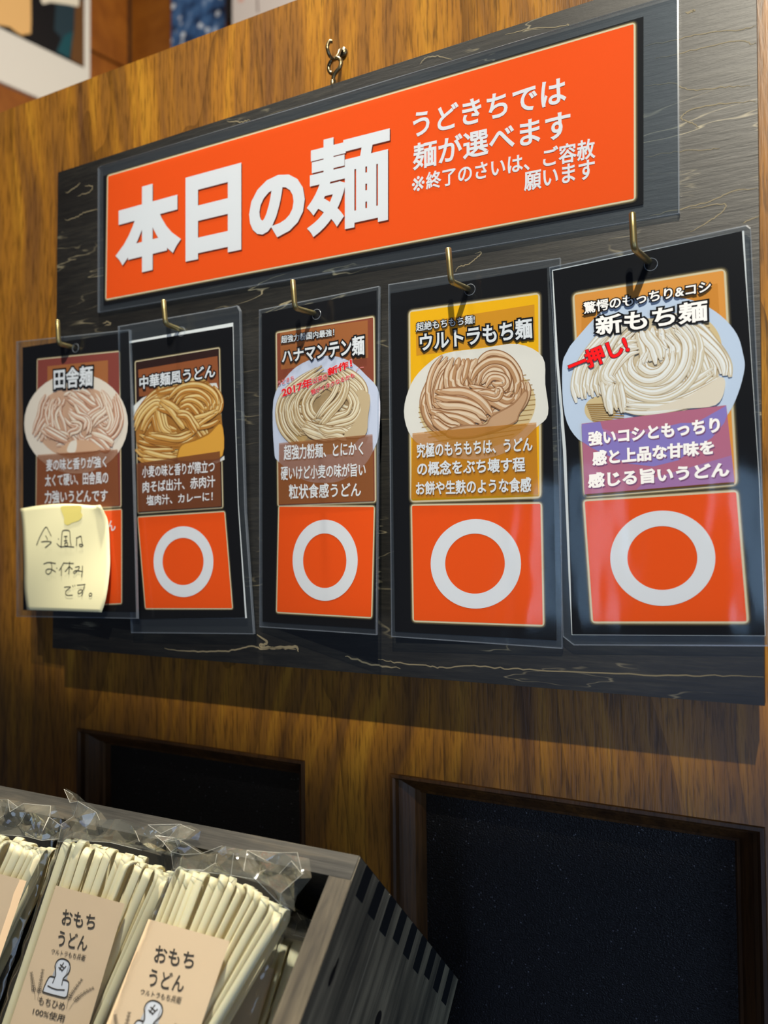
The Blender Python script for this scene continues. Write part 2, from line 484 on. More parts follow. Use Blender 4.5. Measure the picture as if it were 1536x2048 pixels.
m = pm('pebbled_black_panel', (14, 14, 18), 0.36, 0.42); N, L, bs = nodes(m)
n1 = noise(N, L, mapped(N, L, (1, 1, 1.25)), 900, 2, 0.5)
n2 = noise(N, L, mapped(N, L, (1, 1, 1)), 1900, 2, 0.5)
bump(N, L, bs, mth(N, L, 'ADD', n1, mth(N, L, 'MULTIPLY', n2, 0.5)), 0.75, 0.0010)
vo = N.new('ShaderNodeTexVoronoi'); vo.inputs['Scale'].default_value = 330.0; L.new(mapped(N, L, (1, 0.001, 1)), vo.inputs['Vector'])
glints = mth(N, L, 'MULTIPLY', mth(N, L, 'LESS_THAN', vo.outputs['Distance'], 0.13), mth(N, L, 'GREATER_THAN', noise(N, L, mapped(N, L, (1, 1, 1)), 150, 2, 0.5), 0.53))  # pale flecks paint the pebbles' glints into the panel colour
L.new(mixc(N, L, lin((14, 14, 18)), lin((104, 104, 112)), glints), bs.inputs['Base Color'])
b = Build()
for a, c in EDG:
    b.box((a + 0.006, 0.0188, -0.72), (c - 0.006, 0.024, ZRAIL - 0.006))
b.build('inset_panel', m, wall, label='pebbled black inset panel')

# ------------------------------------------------------------------ room behind the partition (out of focus)
PC = at(258, 110, 1.25)                             # the corner line of the far walls
dv = ray(2100, 1090); dv[2] = 0; dv /= np.linalg.norm(dv)
NL = np.array([dv[1], -dv[0], 0.0])                 # left wall's normal (towards the camera side)
if NL @ (CAM - PC) < 0: NL = -NL
ZU = np.array([0, 0, 1.0])
def slab(P0, U, lo, hi, N_, t0, t1, bld, mi=0):
    fr = lambda a, n, z: P0 + U * a + N_ * n + ZU * (z - P0[2])
    bld.box((lo[0], t0, lo[1]), (hi[0], t1, hi[1]), mi, fr)
zline = on_plane(215, 118, PC, NL)[2]
b = Build()
slab(PC, -dv, (0, zline + 0.004), (2.2, PC[2] + 1.2), NL, -0.04, 0.0, b)
slab(PC, -dv, (0, zline - 1.4), (2.2, zline - 0.004), NL, -0.04, 0.0, b)
slab(PC, -dv, (0, zline - 0.004), (2.2, zline + 0.004), NL, -0.04, -0.012, b, 1)
structure(b.build('wall_left', [M_BACKWOOD, M_BACKDARK], base=tuple(PC - ZU * 1.3)))
NB = np.array([0, -1.0, 0]); UX = np.array([1.0, 0, 0])
b = Build()
slab(PC, UX, (-0.02, PC[2] - 1.4), (2.4, PC[2] + 1.2), NB, -0.04, 0.0, b)
slab(PC, UX, (0.0, PC[2] - 1.4), (0.008, PC[2] + 1.2), NB, 0.0, 0.004, b, 1)
structure(b.build('wall_back', [M_BACKWOOD, M_BACKDARK], base=tuple(PC + UX - ZU * 1.3)))

# ---- white-bordered picture on the left wall
o_ = np.array(on_plane(179, 120, PC + NL * 0.014, NL))
ff = FlatFrame(PC + NL * 0.014, -dv, ZU, NL)
t = thing('framed_picture', 'white-bordered dark picture on the far left wall, seen over the wooden partition', 'picture', tuple(on_plane(90, 200, PC, NL)))
bl = ff.loc(178, 236); tl = ff.loc(0, 167); rgt = ff.loc(180, 100)[0]
zb = ff.loc(78, 196)[1]
b = Build()
fr = lambda a, n, z: ff.O + ff.U * a + ff.Q * n + ff.P * z
b.box((rgt, -0.013, zb), (rgt + 0.75, 0.0, zb + 0.80), 0, fr)
b.build('white_border', pm('white_mount', (214, 212, 205), 0.6), t)
pr = Print(ff)
q = [ff.loc(168, 135), ff.loc(168, 0) , ff.loc(0, 57)]
zi = (q[0][1] + q[2][1]) / 2; xi = q[0][0]
pr.poly([(xi, zi), (xi, zb + 0.74), (rgt + 0.70, zb + 0.74), (rgt + 0.70, zi)], 0.0006, pm('picture_black', (16, 17, 20), 0.4), local=True)
pr.poly([(150, 0), (168, 0), (168, 134), (141, 120), (146, 60)], 0.0010, pm('picture_brown', (98, 66, 34), 0.4))
pr.poly([(112, 0), (150, 0), (148, 60), (139, 117), (112, 104), (122, 76), (108, 60)], 0.0010, pm('picture_teal', (34, 54, 64), 0.4))
pr.poly([(128, 72), (146, 62), (139, 118), (114, 104)], 0.0014, pm('picture_bright_teal', (22, 74, 84), 0.4))
pr.poly([(-40, -40), (61, -40), (62, 40), (61, 68), (54, 69), (48, 66), (45, 72), (34, 66), (18, 54), (-40, 44)], 0.0014, pm('picture_tan', (222, 178, 116), 0.4))
pr.poly([(80, -30), (160, -30), (157, 14), (130, 9), (100, 5), (86, 9), (82, 4)], 0.0014, pm('picture_ivory', (220, 214, 196), 0.4))
pr.build('picture_print', t)

def backthing(name, label, cat, x0, x1, ztopz, zlow, th, mat, off=0.0):
    A = on_plane(x0, 60, PC + NB * (th + off), NB); B_ = on_plane(x1, 60, PC + NB * (th + off), NB)
    t = thing(name, label, cat, (float((A[0] + B_[0]) / 2), float(PC[1] - off), float(zlow)))
    b = Build(); b.box((A[0], A[1], zlow), (B_[0], PC[1] - off, ztopz)); b.build('backing', mat, t)
    return t, FlatFrame(np.array([0, A[1], 0.0]), UX, ZU, NB), A[0], B_[0]
zlow = on_plane(340, 102, PC, NB)[2]
t, fb, xa, xb = backthing('poster', 'blue poster with white blotches on the far back wall', 'poster', 343, 450, zlow + 0.7, zlow, 0.003, pm('poster_blue', (40, 74, 116), 0.5))
pr = Print(fb)
m = pm('blue_blotched_print', (40, 74, 116), 0.5); N, L, bs = nodes(m)
v = mapped(N, L, (1, 1, 1))
f1 = noise(N, L, v, 26, 2, 0.5)
base = ramp(N, L, f1, [(0.36, (22, 40, 70)), (0.46, (44, 78, 124)), (0.60, (66, 104, 152)), (0.70, (150, 170, 200))])
vo = N.new('ShaderNodeTexVoronoi'); vo.inputs['Scale'].default_value = 30.0; L.new(v, vo.inputs['Vector'])
dots = ramp(N, L, vo.outputs['Distance'], [(0.18, (255, 255, 255)), (0.30, (0, 0, 0))])
L.new(mixc(N, L, base, lin((206, 216, 228)), dots), bs.inputs['Base Color'])
pr.rquad([(343, -400), (450, -400), (450, 200), (343, 200)], 0.0006, m, 0.001)
pr.build('poster_print', t)
t, fb, xa, xb = backthing('white_poster', 'pale pinkish white panel with black side edge, beside the blue poster', 'panel', 452, 640, zlow + 0.9, zlow, 0.03, pm('panel_black_edge', (18, 18, 20), 0.5))
pr = Print(fb)
pr.rquad([(468, -40), (630, -150), (630, 60), (462, 18), (458, 60), (468, 90)][0:0] or [(465, -60), (640, -60), (640, 130), (465, 130)], 0.001, pm('panel_white', (206, 198, 194), 0.5), 0.02)
pr.poly([(474, -20), (490, -20), (488, 4), (478, 6)], 0.0016, pm('panel_pink', (214, 168, 156), 0.5))
pr.poly([(513, -20), (515, -20), (518, 24), (515, 26)], 0.0016, pm('panel_mark', (120, 96, 90), 0.5))
pr.build('poster_face', t)

# ------------------------------------------------------------------ black hanging board
BQ = [(116, 345), (1511.5, -104), (1529.5, 1412), (105, 1296)]
BO = [0.019, 0.019, 0.029, 0.029]
SB = Sheet(BQ, BO)
P4 = [SB.point(SB.loc(*p)) for p in BQ]
board = thing('hanging_board', 'black-stained wooden board hanging on the panelled partition', 'board', tuple(np.array([np.mean([p[0] for p in P4]), -0.015, P4[2][2]])))
b = Build()
bk = [p + np.array([0, 0.010, 0]) for p in P4]
fillet = 0.0006
b.add(P4 + bk, [(0, 3, 2, 1), (4, 5, 6, 7), (0, 1, 5, 4), (1, 2, 6, 5), (2, 3, 7, 6), (3, 0, 4, 7)])
bo = b.build('panel', M_BOARD, board)
mod = bo.modifiers.new('edge', 'BEVEL'); mod.width = 0.0012; mod.segments = 2
# pale wavy growth lines showing through the stain
pr = Print(SB)
GRAIN = pm('pale_grain_line', (128, 118, 94), 0.6, 0.3)
for pts, wd in [([(330, 1297), (380, 1302), (430, 1303), (470, 1300), (500, 1292), (520, 1297), (560, 1296), (592, 1299)], 0.0009), ([(757, 1318), (775, 1322), (800, 1326), (860, 1332), (885, 1335), (940, 1332), (1000, 1336), (1060, 1339), (1180, 1345), (1336, 1351), (1430, 1351), (1527, 1354)], 0.0007),
                ([(515, 1268), (535, 1285), (520, 1292), (548, 1296), (590, 1294), (597, 1303)], 0.0016), ([(690, 1312), (715, 1320), (750, 1330), (800, 1336)], 0.0010), ([(1290, 92), (1360, 78), (1420, 64), (1480, 60), (1512, 52)], 0.0005), ([(1310, 118), (1380, 102), (1440, 88), (1490, 82), (1500, 88), (1513, 86)], 0.0005),
                ([(1290, 172), (1345, 166), (1365, 176), (1400, 180), (1450, 174), (1500, 172)], 0.0005), ([(1398, 256), (1385, 246), (1363, 238), (1368, 228), (1390, 218), (1440, 208), (1512, 202)], 0.0006), ([(1290, 315), (1340, 305), (1400, 300), (1440, 296)], 0.0004), ([(1300, 432), (1360, 418), (1420, 402), (1460, 385), (1515, 375)], 0.0006),
                ([(1380, 418), (1440, 408), (1452, 412), (1440, 428), (1420, 442), (1380, 465)], 0.0006), ([(1486, 448), (1500, 440), (1518, 432)], 0.0006), ([(840, 128), (850, 118), (870, 112), (905, 120)], 0.0005), ([(1010, 70), (1060, 58), (1130, 52), (1136, 48)], 0.0005), ([(455, 242), (480, 244), (500, 240)], 0.0006),
                ([(131, 386), (150, 376), (160, 365)], 0.0007), ([(155, 392), (180, 384), (185, 373), (170, 372)], 0.0006), ([(130, 440), (150, 436), (170, 424), (195, 418)], 0.0006), ([(910, 543), (920, 532), (936, 530), (945, 522), (960, 510), (962, 505), (950, 507)], 0.0006), ([(205, 648), (215, 644), (222, 648), (210, 652)], 0.0008), ([(1372, 26), (1384, 22), (1390, 21)], 0.0012)]:
    C_ = catmull(pts, 6); rg = random.Random(len(pts) + int(pts[0][0]))
    pr.stroke([p + np.array([rg.uniform(-1, 1), rg.uniform(-1.6, 1.6)]) for p in C_], wd, 0.00012, GRAIN, taper=True)
gf = pr.build('grain_figure', board)
bm = bmesh.new(); bm.from_mesh(bo.data); bo.data.materials.append(GRAIN)
vs = [bm.verts.new(v.co) for v in gf.data.vertices]
for p in gf.data.polygons:
    try: f = bm.faces.new([vs[i] for i in p.vertices]); f.material_index = 1
    except ValueError: pass
bm.to_mesh(bo.data); bm.free(); bpy.data.objects.remove(gf)
# eye screw in the top edge
ey = -0.014
c0 = at(669, 131, ey); st = at(667, 170, ey)
R0 = 0.0047
ang = [math.radians(a) for a in range(-62, 243, 12)]
pts = [c0 + np.array([R0 * math.cos(a), 0.0008 * math.sin(a / 2), R0 * math.sin(a)]) for a in ang][::-1]
pts += [c0 + np.array([-0.0004, -0.0004, -R0 * 1.45]), np.array([st[0], ey, c0[2] - R0 * 2.2]), np.array([st[0], ey, st[2] - 0.010])]
b = Build(); b.tube(catmull(pts, 4), 0.00125, 12)
b.tube([np.array([st[0], ey, st[2] - 0.006]), np.array([st[0], ey, st[2] + 0.0025])], 0.002, 12)
b.build('eye_screw', M_BRONZE, board, True, label='bronze wire eye screw')
# cup hook in the wall
t = thing('screw_hook', 'small dark bronze hook in the partition holding up the black board', 'hook', tuple(at(688, 108, 0.0)))
fl = at(688, 107, 0.0); low = at(669, 119, ey); tip = at(665, 83, ey - 0.004)
up = at(655, 92, ey - 0.006)
pts = [fl + np.array([0, 0.004, 0]), fl + np.array([0, -0.004, 0]), fl * 0.45 + low * 0.55 + np.array([0, -0.001, 0.0004]), low, at(660, 112, ey - 0.004), at(655.5, 100, ey - 0.006), up, at(659, 83.5, ey - 0.005), tip]
b = Build(); b.tube(catmull(pts, 6), 0.00115, 12)
b.tube([fl + np.array([0, -0.0005, 0]), fl + np.array([0, -0.0022, 0])], 0.0030, 16)
b.build('hook_wire', M_BRONZE, t, True)
# tiny nail marks
t = None

# ------------------------------------------------------------------ laminated sheets
def pouch(parent, surf, outline_px, k, inner_px=None, front=0.0016, back=-0.0004, ringpx=None, hole=0.0031):
    pr0 = Print(surf, k)
    O = [pr0.L(*p) for p in outline_px]
    n = len(O)
    def sheet(lift, mat, name):
        p = Print(surf, k); p.poly(O, lift, mat, local=True); return p.build(name, parent)
    a = Print(surf, k); a.poly(O, front, M_POUCH, local=True)
    c = sum(O) / n
    bb = Build()
    fine = []
    for i in range(n):
        p, q = O[i], O[(i + 1) % n]; kk = max(2, int(np.linalg.norm(q - p) / 0.01))
        fine += [p + (q - p) * j / kk for j in range(kk)]
    V = []
    for p in fine:
        d = (c - p) / np.linalg.norm(c - p)
        V += [surf.point(p, back), surf.point(p, front), surf.point(p + d * 0.0007, front + 0.0001)]
    nn = len(fine); Fc = []
    for i in range(nn):
        j = (i + 1) % nn
        Fc += [(i * 3, j * 3, j * 3 + 1, i * 3 + 1), (i * 3 + 1, j * 3 + 1, j * 3 + 2, i * 3 + 2)]
    bb.add(V, Fc, 1)
    fo = a.build('clear_pouch', parent)
    # back sheet and rim merged into the same pouch mesh
    back_ = Print(surf, k); back_.poly(O, back, M_MARGIN, local=True)
    bo_ = back_.build('pouch_back', parent)
    me = fo.data
    bm = bmesh.new(); bm.from_mesh(me)
    me.materials.append(M_POUCHRIM); me.materials.append(M_MARGIN)
    def merge(verts, faces, mi):
        vs = [bm.verts.new(tuple(v)) for v in verts]
        for f in faces:
            try: fc = bm.faces.new([vs[x] for x in f]); fc.material_index = mi
            except ValueError: pass
    base = BASE[parent.name]
    merge([np.asarray(v) - base for v in bb.v], bb.f, 1)
    merge([np.array(v.co) for v in bo_.data.vertices], [tuple(p.vertices) for p in bo_.data.polygons], 2)
    if ringpx:
        h = surf.loc(*ringpx); rb = Build()
        rb.tube([surf.point(h + hole * np.array([math.cos(x), math.sin(x)]), front + 0.0002) for x in [2 * math.pi * j / 24 for j in range(25)]], 0.00015, 6, cap=False)
        merge([np.asarray(v) - base for v in rb.v], rb.f, 1)
    bm.to_mesh(me); bm.free()
    bpy.data.objects.remove(bo_)
    return fo

# ---- the long banner
SN = Sheet(BQ, [o + 0.0012 for o in BO])
t = thing('banner_sign', 'long vermilion laminated banner across the top of the black board', 'sign', tuple(SN.point(SN.loc(760, 500))))
pr = Print(SN)
pr.poly([(207, 352), (1287, 33), (1287, 408), (207, 611)], 0.0, PRINTBLACK)
pr.build('paper', t)
pr = Print(SN)
pr.glow([(217, 353), (1267.5, 49), (1268, 398), (213.5, 598)], 0.00025, ORANGE, 0.0016, 0.85)
po = pr.build('red_panel', t)
pr = Print(SN)
sh = (0.0006, -0.0009, SHADE)
BIG = 0.040
for ch, q in [('本', [(236, 389), (359, 354), (359, 527), (236, 556)]), ('日', [(373, 357), (483, 327), (483, 500), (373, 523)]),
              ('の', [(500, 366), (610, 338), (610, 462), (500, 485)]), ('麺', [(617, 289), (780, 247), (780, 440), (617, 475)])]:
    pr.text(ch, q, 0.0006, WHITE, 0.028 if ch == '麺' else 0.048, shadow=sh)
pr.build('title_lettering', t)
pr = Print(SN)
for tx, q in [('うどきちでは', [(827, 226), (1132, 152), (1133, 206), (827, 276)]), ('麺が選べます', [(827, 289), (1141, 218), (1142, 275), (827, 342)]),
              ('終了のさいは、ご容赦', [(853, 346), (1190, 276), (1191, 317), (853, 381)]), ('願います', [(1049, 346), (1190, 318), (1190, 358), (1049, 384)])]:
    pr.text(tx, q, 0.0006, WHITE, 0.022)
pr.text('※', [(825, 356), (850, 350), (850, 380), (825, 386)], 0.0006, WHITE, 0.004)
pr.build('notice_lettering', t)
pouch(t, SN, [(199, 338), (206, 333), (1352, -9), (1358, -6), (1360, 429), (199, 626)], None)

# ---- noodle photographs printed on the cards
def tone(n, c): return pm(n, c, 0.6, 0.08)
def strands(pr, guide, n, spread, wd, pal, lift, rnd, wob=0.12):
    """n noodles running along a guide curve; each is an outline, a body and a lighter streak."""
    G = catmull([np.asarray(p, float) for p in guide], 7)
    order = list(range(n)); rnd.shuffle(order)
    k = 0
    Ls = [pr.L(*g) for g in G]
    px2m = np.linalg.norm(Ls[-1] - Ls[0]) / max(1e-6, np.linalg.norm(np.asarray(G[-1]) - np.asarray(G[0])))
    for i in order:
        f = (i + 0.5) / n - 0.5 + rnd.uniform(-0.5, 0.5) / n * 0.5
        ph = rnd.uniform(0, 6.28); am = spread / n * wob * 3; conv = rnd.uniform(0.75, 1.15)
        c0, c1 = rnd.randint(0, 2), max(3, len(G) - rnd.randint(0, 2))
        pts = []
        for j in range(c0, c1):
            tgt = np.asarray(G[min(j + 1, len(G) - 1)]) - np.asarray(G[max(j - 1, 0)]); tgt /= np.linalg.norm(tgt) + 1e-9
            nrm = np.array([-tgt[1], tgt[0]]); u = j / (len(G) - 1)
            off = f * spread * (conv * (1 - u) + (2 - conv) * u * 0.85) + am * math.sin(ph + u * 5)
            p = np.asarray(G[j]) + nrm * off; pts.append(pr.L(*p))
        W = wd * px2m * rnd.uniform(0.85, 1.15)
        pr.stroke(pts, W * 1.18, lift + k, pal['dark'][rnd.randrange(len(pal['dark']))], True, taper=True)
        pr.stroke(pts, W * 0.88, lift + k + 2e-6, pal['body'][rnd.randrange(len(pal['body']))], True, taper=True)
        sh = []
        for j in range(len(pts)):
            tg = pts[min(j + 1, len(pts) - 1)] - pts[max(j - 1, 0)]; tg /= np.linalg.norm(tg) + 1e-12
            nn = np.array([-tg[1], tg[0]])
            if nn[1] < 0: nn = -nn
            sh.append(pts[j] + nn * W * 0.16)
        pr.stroke(sh[1:-1], W * 0.34, lift + k + 4e-6, pal['light'][rnd.randrange(len(pal['light']))], True, taper=True)
        k += 7e-6
    return lift + k

def ell(cx, cy, rx, ry, rot=0, n=40):
    c, s_ = math.cos(rot), math.sin(rot)
    return [(cx + rx * math.cos(a) * c - ry * math.sin(a) * s_, cy + rx * math.cos(a) * s_ + ry * math.sin(a) * c) for a in [2 * math.pi * i / n for i in range(n)]]

CARDG = 'laminated noodle cards hanging in a row'
def card_base(S_, px): return tuple(S_.point(S_.loc(*px)))
A_OFF = 0.0032
def off(x, y, extra):
    """board stand-off at that pixel plus the card's own distance from the board"""
    p = SB.loc(x, y); return -SB.Y(p[0], p[1]) + extra

def sheet_for(quad, extra, bend=0.0):
    return Sheet(quad, [off(x, y, e) for (x, y), e in zip(quad, extra)], bend)

def picture(parent, surf, k, pieces, bundles, pal, seed, fill, lift=0.00048, sheetpoly=None, clipname='noodle_picture', pre=None):
    pr = Print(surf, k); rnd = random.Random(seed)
    for i, (pts, mat) in enumerate(pieces): pr.poly(pts, lift + i * 3.5e-5, mat)
    l = lift + 3.5e-5 * len(pieces) + 1e-5
    if pre: pre(pr, l); l += 3e-5
    cx, cy, rx, ry, nf, wd, curl = fill
    for i in range(nf):                                  # loose under-layer of short noodles circling the heap
        a = rnd.uniform(0, 6.28); d = math.sqrt(rnd.uniform(0.02, 1)) * 0.92; p = np.array([cx + rx * d * math.cos(a), cy + ry * d * math.sin(a)])
        h = math.atan2(ry * d * math.cos(a), -rx * d * math.sin(a)) + rnd.uniform(-0.5, 0.5); pts = [p]
        for k_ in range(4):
            h += rnd.uniform(-curl, curl); q = pts[-1] + wd * 1.7 * np.array([math.cos(h), math.sin(h)])
            if ((q[0] - cx) / rx) ** 2 + ((q[1] - cy) / ry) ** 2 > 1.0: break
            pts.append(q)
        if len(pts) > 2: l = strands(pr, pts, 2, wd * 1.8, wd, pal, l, rnd)
    for g, n, sp, wd in bundles: l = strands(pr, g, n, sp, wd, pal, l, rnd)
    if sheetpoly:
        for pts, mat in sheetpoly:
            pr.poly(catmull(pts, 4, True), l, mat); l += 1.2e-5
    return pr.build(clipname, parent), l

# ================= card 1: inaka noodles (with the sticky note)
K = crop(40, 690, 6.204); K3 = crop(0, 560, 2.56)
q1 = [(36, 684), (262, 660), (277, 1237), (36, 1233)]
S1 = sheet_for(q1, [0.0050, 0.0050, 0.0130, 0.0045])
t1 = thing('noodle_card', 'laminated card with reddish-brown print, pink noodles and a yellow sticky note over its lower half', 'card', card_base(S1, (150, 1230)), CARDG)
pr = Print(S1, K3); pr.poly([(115, 345), (660, 266), (700, 1700), (118, 1690)], 0, PRINTBLACK); pr.build('paper', t1)
pr = Print(S1, K); pr.glow([(222, 185), (1232, 86), (1252, 1998), (206, 2060)], 0.00015, tone('brick_brown_print', (140, 66, 56)), 0.0012, 0.6)
pr.poly([(345, 265), (1095, 190), (1097, 640), (345, 640)], 0.00032, tone('tan_title_box', (172, 104, 58)))
pr.build('photo_panel', t1)
pal = dict(dark=[tone('rose_noodle_shade', (166, 112, 84)), tone('rose_noodle_deep', (190, 132, 104))], body=[tone('rose_noodle', (226, 188, 160)), tone('rose_noodle_pale', (236, 208, 180)), tone('rose_noodle_warm', (216, 168, 138))], light=[tone('rose_noodle_gleam', (246, 232, 212))])
_, l = picture(t1, S1, K, [(ell(702, 975, 643, 622), tone('ivory_plate', (238, 222, 202))), (ell(720, 960, 520, 450), tone('rose_noodle_bed', (214, 170, 138)))],
    [([(620, 590), (760, 700), (860, 800), (940, 830)], 5, 190, 46), ([(980, 580), (1040, 700), (1060, 800), (940, 900), (850, 1020)], 5, 200, 46),
     ([(1140, 620), (1180, 800), (1190, 960), (1110, 1100), (960, 1080)], 5, 190, 46), ([(420, 640), (360, 760), (340, 900), (280, 1020), (220, 1180)], 6, 210, 44),
     ([(480, 720), (440, 860), (460, 1000), (500, 1160)], 5, 230, 46), ([(600, 800), (700, 900), (820, 960), (800, 1100)], 5, 240, 46),
     ([(640, 980), (740, 1000), (720, 1060), (640, 1100), (650, 1160)], 2, 70, 40), ([(300, 1000), (420, 1090), (520, 1140), (640, 1180)], 4, 130, 42), ([(900, 1100), (1000, 1150), (1100, 1220), (1160, 1260)], 5, 190, 46)],
    pal, 11, (700, 960, 520, 400, 26, 44, 0.9), sheetpoly=[([(470, 1330), (640, 1200), (800, 1180), (880, 1195), (1010, 1300), (700, 1350)], tone('rose_noodle_sheet', (222, 176, 140))), ([(600, 1320), (640, 1210), (720, 1190), (700, 1330)], tone('rose_sheet_gleam', (244, 230, 210)))])
pr = Print(S1, K)
pr.poly([(235, 1365), (1228, 1297), (1248, 1992), (215, 2056)], l + 4e-5, pm('brown_caption_veil', (160, 92, 50), 0.6, 0.08, alpha=0.62))
pr.text('麦の味と香りが強く', [(345, 1420), (1092, 1375), (1092, 1520), (345, 1570)], l + 8e-5, WHITE, 0.020)
pr.text('太くて硬い、田舎風の', [(330, 1610), (1112, 1565), (1112, 1722), (330, 1757)], l + 8e-5, WHITE, 0.020)
pr.text('力強いうどんです', [(325, 1810), (1107, 1790), (1102, 1947), (325, 1967)], l + 8e-5, WHITE, 0.020)
pr.build('caption_lettering', t1)
pr = Print(S1, K); pr.text('田舎麺', [(436, 305), (922, 255), (918, 512), (438, 555)], l + 9e-5, WHITE, 0.026, 0.085); pr.build('title_lettering', t1)
pr = Print(S1); pr.glow([(76, 1031), (243, 1019.5), (243, 1206), (76, 1214)], 0.00015, ORANGE, 0.0012, 0.6); rp = pr.build('red_panel', t1)
pr = Print(S1); pr.text('ん', [(214.5, 1042), (232, 1040), (232, 1061), (214.5, 1063)], 0.0004, WHITE, 0.02); pr.build('small_lettering', rp)
pouch(t1, S1, [(36, 684), (262, 660), (277, 1237), (36, 1233)], None, ringpx=(155, 697))

# sticky note
KN = crop(30, 1000, 6.982)
class NoteSheet(Sheet):
    def Y(s, X, Z):
        y = Sheet.Y(s, X, Z)
        if not hasattr(s, 'na'): return y
        u = (s.nt - Z) / (s.nt - s.nb); v = (X - s.na) / (s.nw - s.na)
        return y - 0.0006 - 0.0042 * max(0, u) ** 2 * (0.25 + 1.6 * (v - 0.45) ** 2) - 0.0012 * math.sin(3 * u + 2 * v) ** 2
SN1 = NoteSheet([(p[0], p[1]) for p in q1], [off(x, y, e + 0.0024) for (x, y), e in zip(q1, [0.0050, 0.0050, 0.0130, 0.0045])])
_a, _b, _c = SN1.loc(41, 1015), SN1.loc(217, 1015), SN1.loc(130, 1225)
SN1.na, SN1.nw, SN1.nt, SN1.nb = float(_a[0]), float(_b[0]), float(_a[1]), float(_c[1])
t = thing('sticky_note', 'yellow handwritten sticky note taped over the lower half of the leftmost card', 'note', card_base(SN1, (130, 1225)))
NOTE = pm('pale_yellow_paper', (238, 232, 186), 0.75, 0.25)
b = Build(); NXn, NZn = 20, 22
left = catmull([KN(75, 120), KN(105, 420), KN(125, 900), KN(130, 1250), KN(165, 1535)], 8)
right = catmull([KN(1235, 70), KN(1300, 330), KN(1322, 720), KN(1318, 1000), KN(1270, 1360), KN(1208, 1568)], 8)
def samp(C_, u):
    i = min(int(u * (len(C_) - 1)), len(C_) - 2); f = u * (len(C_) - 1) - i; return C_[i] * (1 - f) + C_[i + 1] * f
V = []
for j in range(NZn + 1):
    u = j / NZn; a = samp(left, u); c = samp(right, u)
    for i in range(NXn + 1):
        s_ = i / NXn
        P = a * (1 - s_) + c * s_; P = P + np.array([0, -6 * math.sin(math.pi * min(1, s_ * 1.15)) * (1 - u) * (1 - u)])
        e = 0.003 * (s_ - 0.88) * 8 * (1 - u / 0.15) if s_ > 0.88 and u < 0.15 else 0.0
        V.append(SN1.point(SN1.loc(P[0], P[1]), e))
b.add(V, [(j * (NXn + 1) + i, (j + 1) * (NXn + 1) + i, (j + 1) * (NXn + 1) + i + 1, j * (NXn + 1) + i + 1) for j in range(NZn) for i in range(NXn)])
no = b.build('paper', NOTE, t, True)
no.modifiers.new('thickness', 'SOLIDIFY').thickness = 0.0002
pr = Print(SN1, KN)
PEN = pm('black_pen', (34, 34, 36), 0.5, 0.3)
HW = [[(305, 632), (360, 500), (436, 378), (480, 440), (512, 505)], [(430, 495), (452, 530), (458, 560)], [(372, 585), (420, 578), (480, 578), (512, 590), (470, 630), (425, 665)],
      [(608, 540), (618, 548)], [(590, 605), (615, 635), (645, 655), (640, 640)], [(650, 640), (655, 540), (668, 440), (700, 422), (750, 425), (772, 450), (778, 560), (790, 640)],
      [(690, 510), (735, 505)], [(715, 500), (712, 580)], [(688, 572), (735, 565)], [(700, 600), (705, 640), (738, 635), (735, 595), (700, 600)], [(645, 655), (720, 648), (830, 655)],
      [(865, 520), (866, 590), (862, 640)], [(870, 530), (925, 505), (935, 560), (948, 640), (915, 648), (905, 625), (930, 618), (960, 635)],
      [(405, 893), (470, 872), (575, 885)], [(505, 860), (520, 930), (510, 1000), (470, 1035), (437, 1010), (450, 970), (510, 965), (575, 1005)], [(585, 945), (595, 955)],
      [(690, 870), (650, 940), (622, 985)], [(652, 940), (654, 1060)], [(690, 880), (825, 885)], [(770, 860), (762, 950), (755, 1040)], [(765, 920), (720, 985), (700, 1000)], [(770, 930), (808, 970)],
      [(845, 940), (905, 930), (880, 985), (835, 1025), (822, 1005), (860, 985), (955, 1000)], [(948, 915), (945, 990), (935, 1080)],
      [(692, 1218), (740, 1212), (782, 1215), (735, 1255), (710, 1300), (735, 1330), (812, 1328)], [(808, 1190), (820, 1215)], [(838, 1185), (845, 1205)],
      [(870, 1190), (990, 1178)], [(975, 1180), (965, 1240), (920, 1300), (885, 1300), (900, 1260), (940, 1255), (950, 1290), (935, 1345)],
      [(1040, 1320), (1055, 1300), (1078, 1310), (1072, 1335), (1045, 1338), (1040, 1320)]]
for s_ in HW:
    C_ = catmull(s_, 5) if len(s_) > 2 else [np.array(p, float) for p in s_]
    pr.stroke(C_, 0.00065, 0.0004, PEN)
pr.build('handwriting', t)
pr = Print(SN1, KN)
pr.poly(catmull([(645, 92), (780, 80), (930, 85), (920, 160), (945, 215), (900, 285), (800, 320), (740, 352), (690, 320), (690, 250), (660, 170)], 4, True), 0.0003, pm('yellowed_tape', (226, 212, 122), 0.35, 0.5))
pr.build('tape', t, label='torn yellowed piece of tape')

# ================= card 2
K = crop(250, 640, 5.118)
q2 = [(244, 655), (475, 612), (510, 1267), (265, 1265)]
S2 = sheet_for(q2, [0.0052, 0.0036, 0.0052, 0.0050], 0.0)
t2 = thing('noodle_card', 'laminated card with dark-brown print and glossy amber noodles, second from the left', 'card', card_base(S2, (390, 1262)), CARDG)
pr = Print(S2, K3)
pr.poly([(649, 316), (1194, 218), (1203, 600), (1222, 1150), (1264, 1731), (708, 1736), (690, 1300), (666, 800)], 0, PAPERWHITE)
pr.poly([(654, 325), (1192, 238), (1200, 600), (1219, 1150), (1256, 1730), (711, 1736), (693, 1300), (670, 800)], 0.0001, PRINTBLACK)
pr.build('paper', t2)
pr = Print(S2, K); pr.glow([(112, 432), (965, 292), (1000, 1915), (142, 1972)], 0.00025, tone('dark_umber_print', (48, 24, 20)), 0.0012, 0.6)
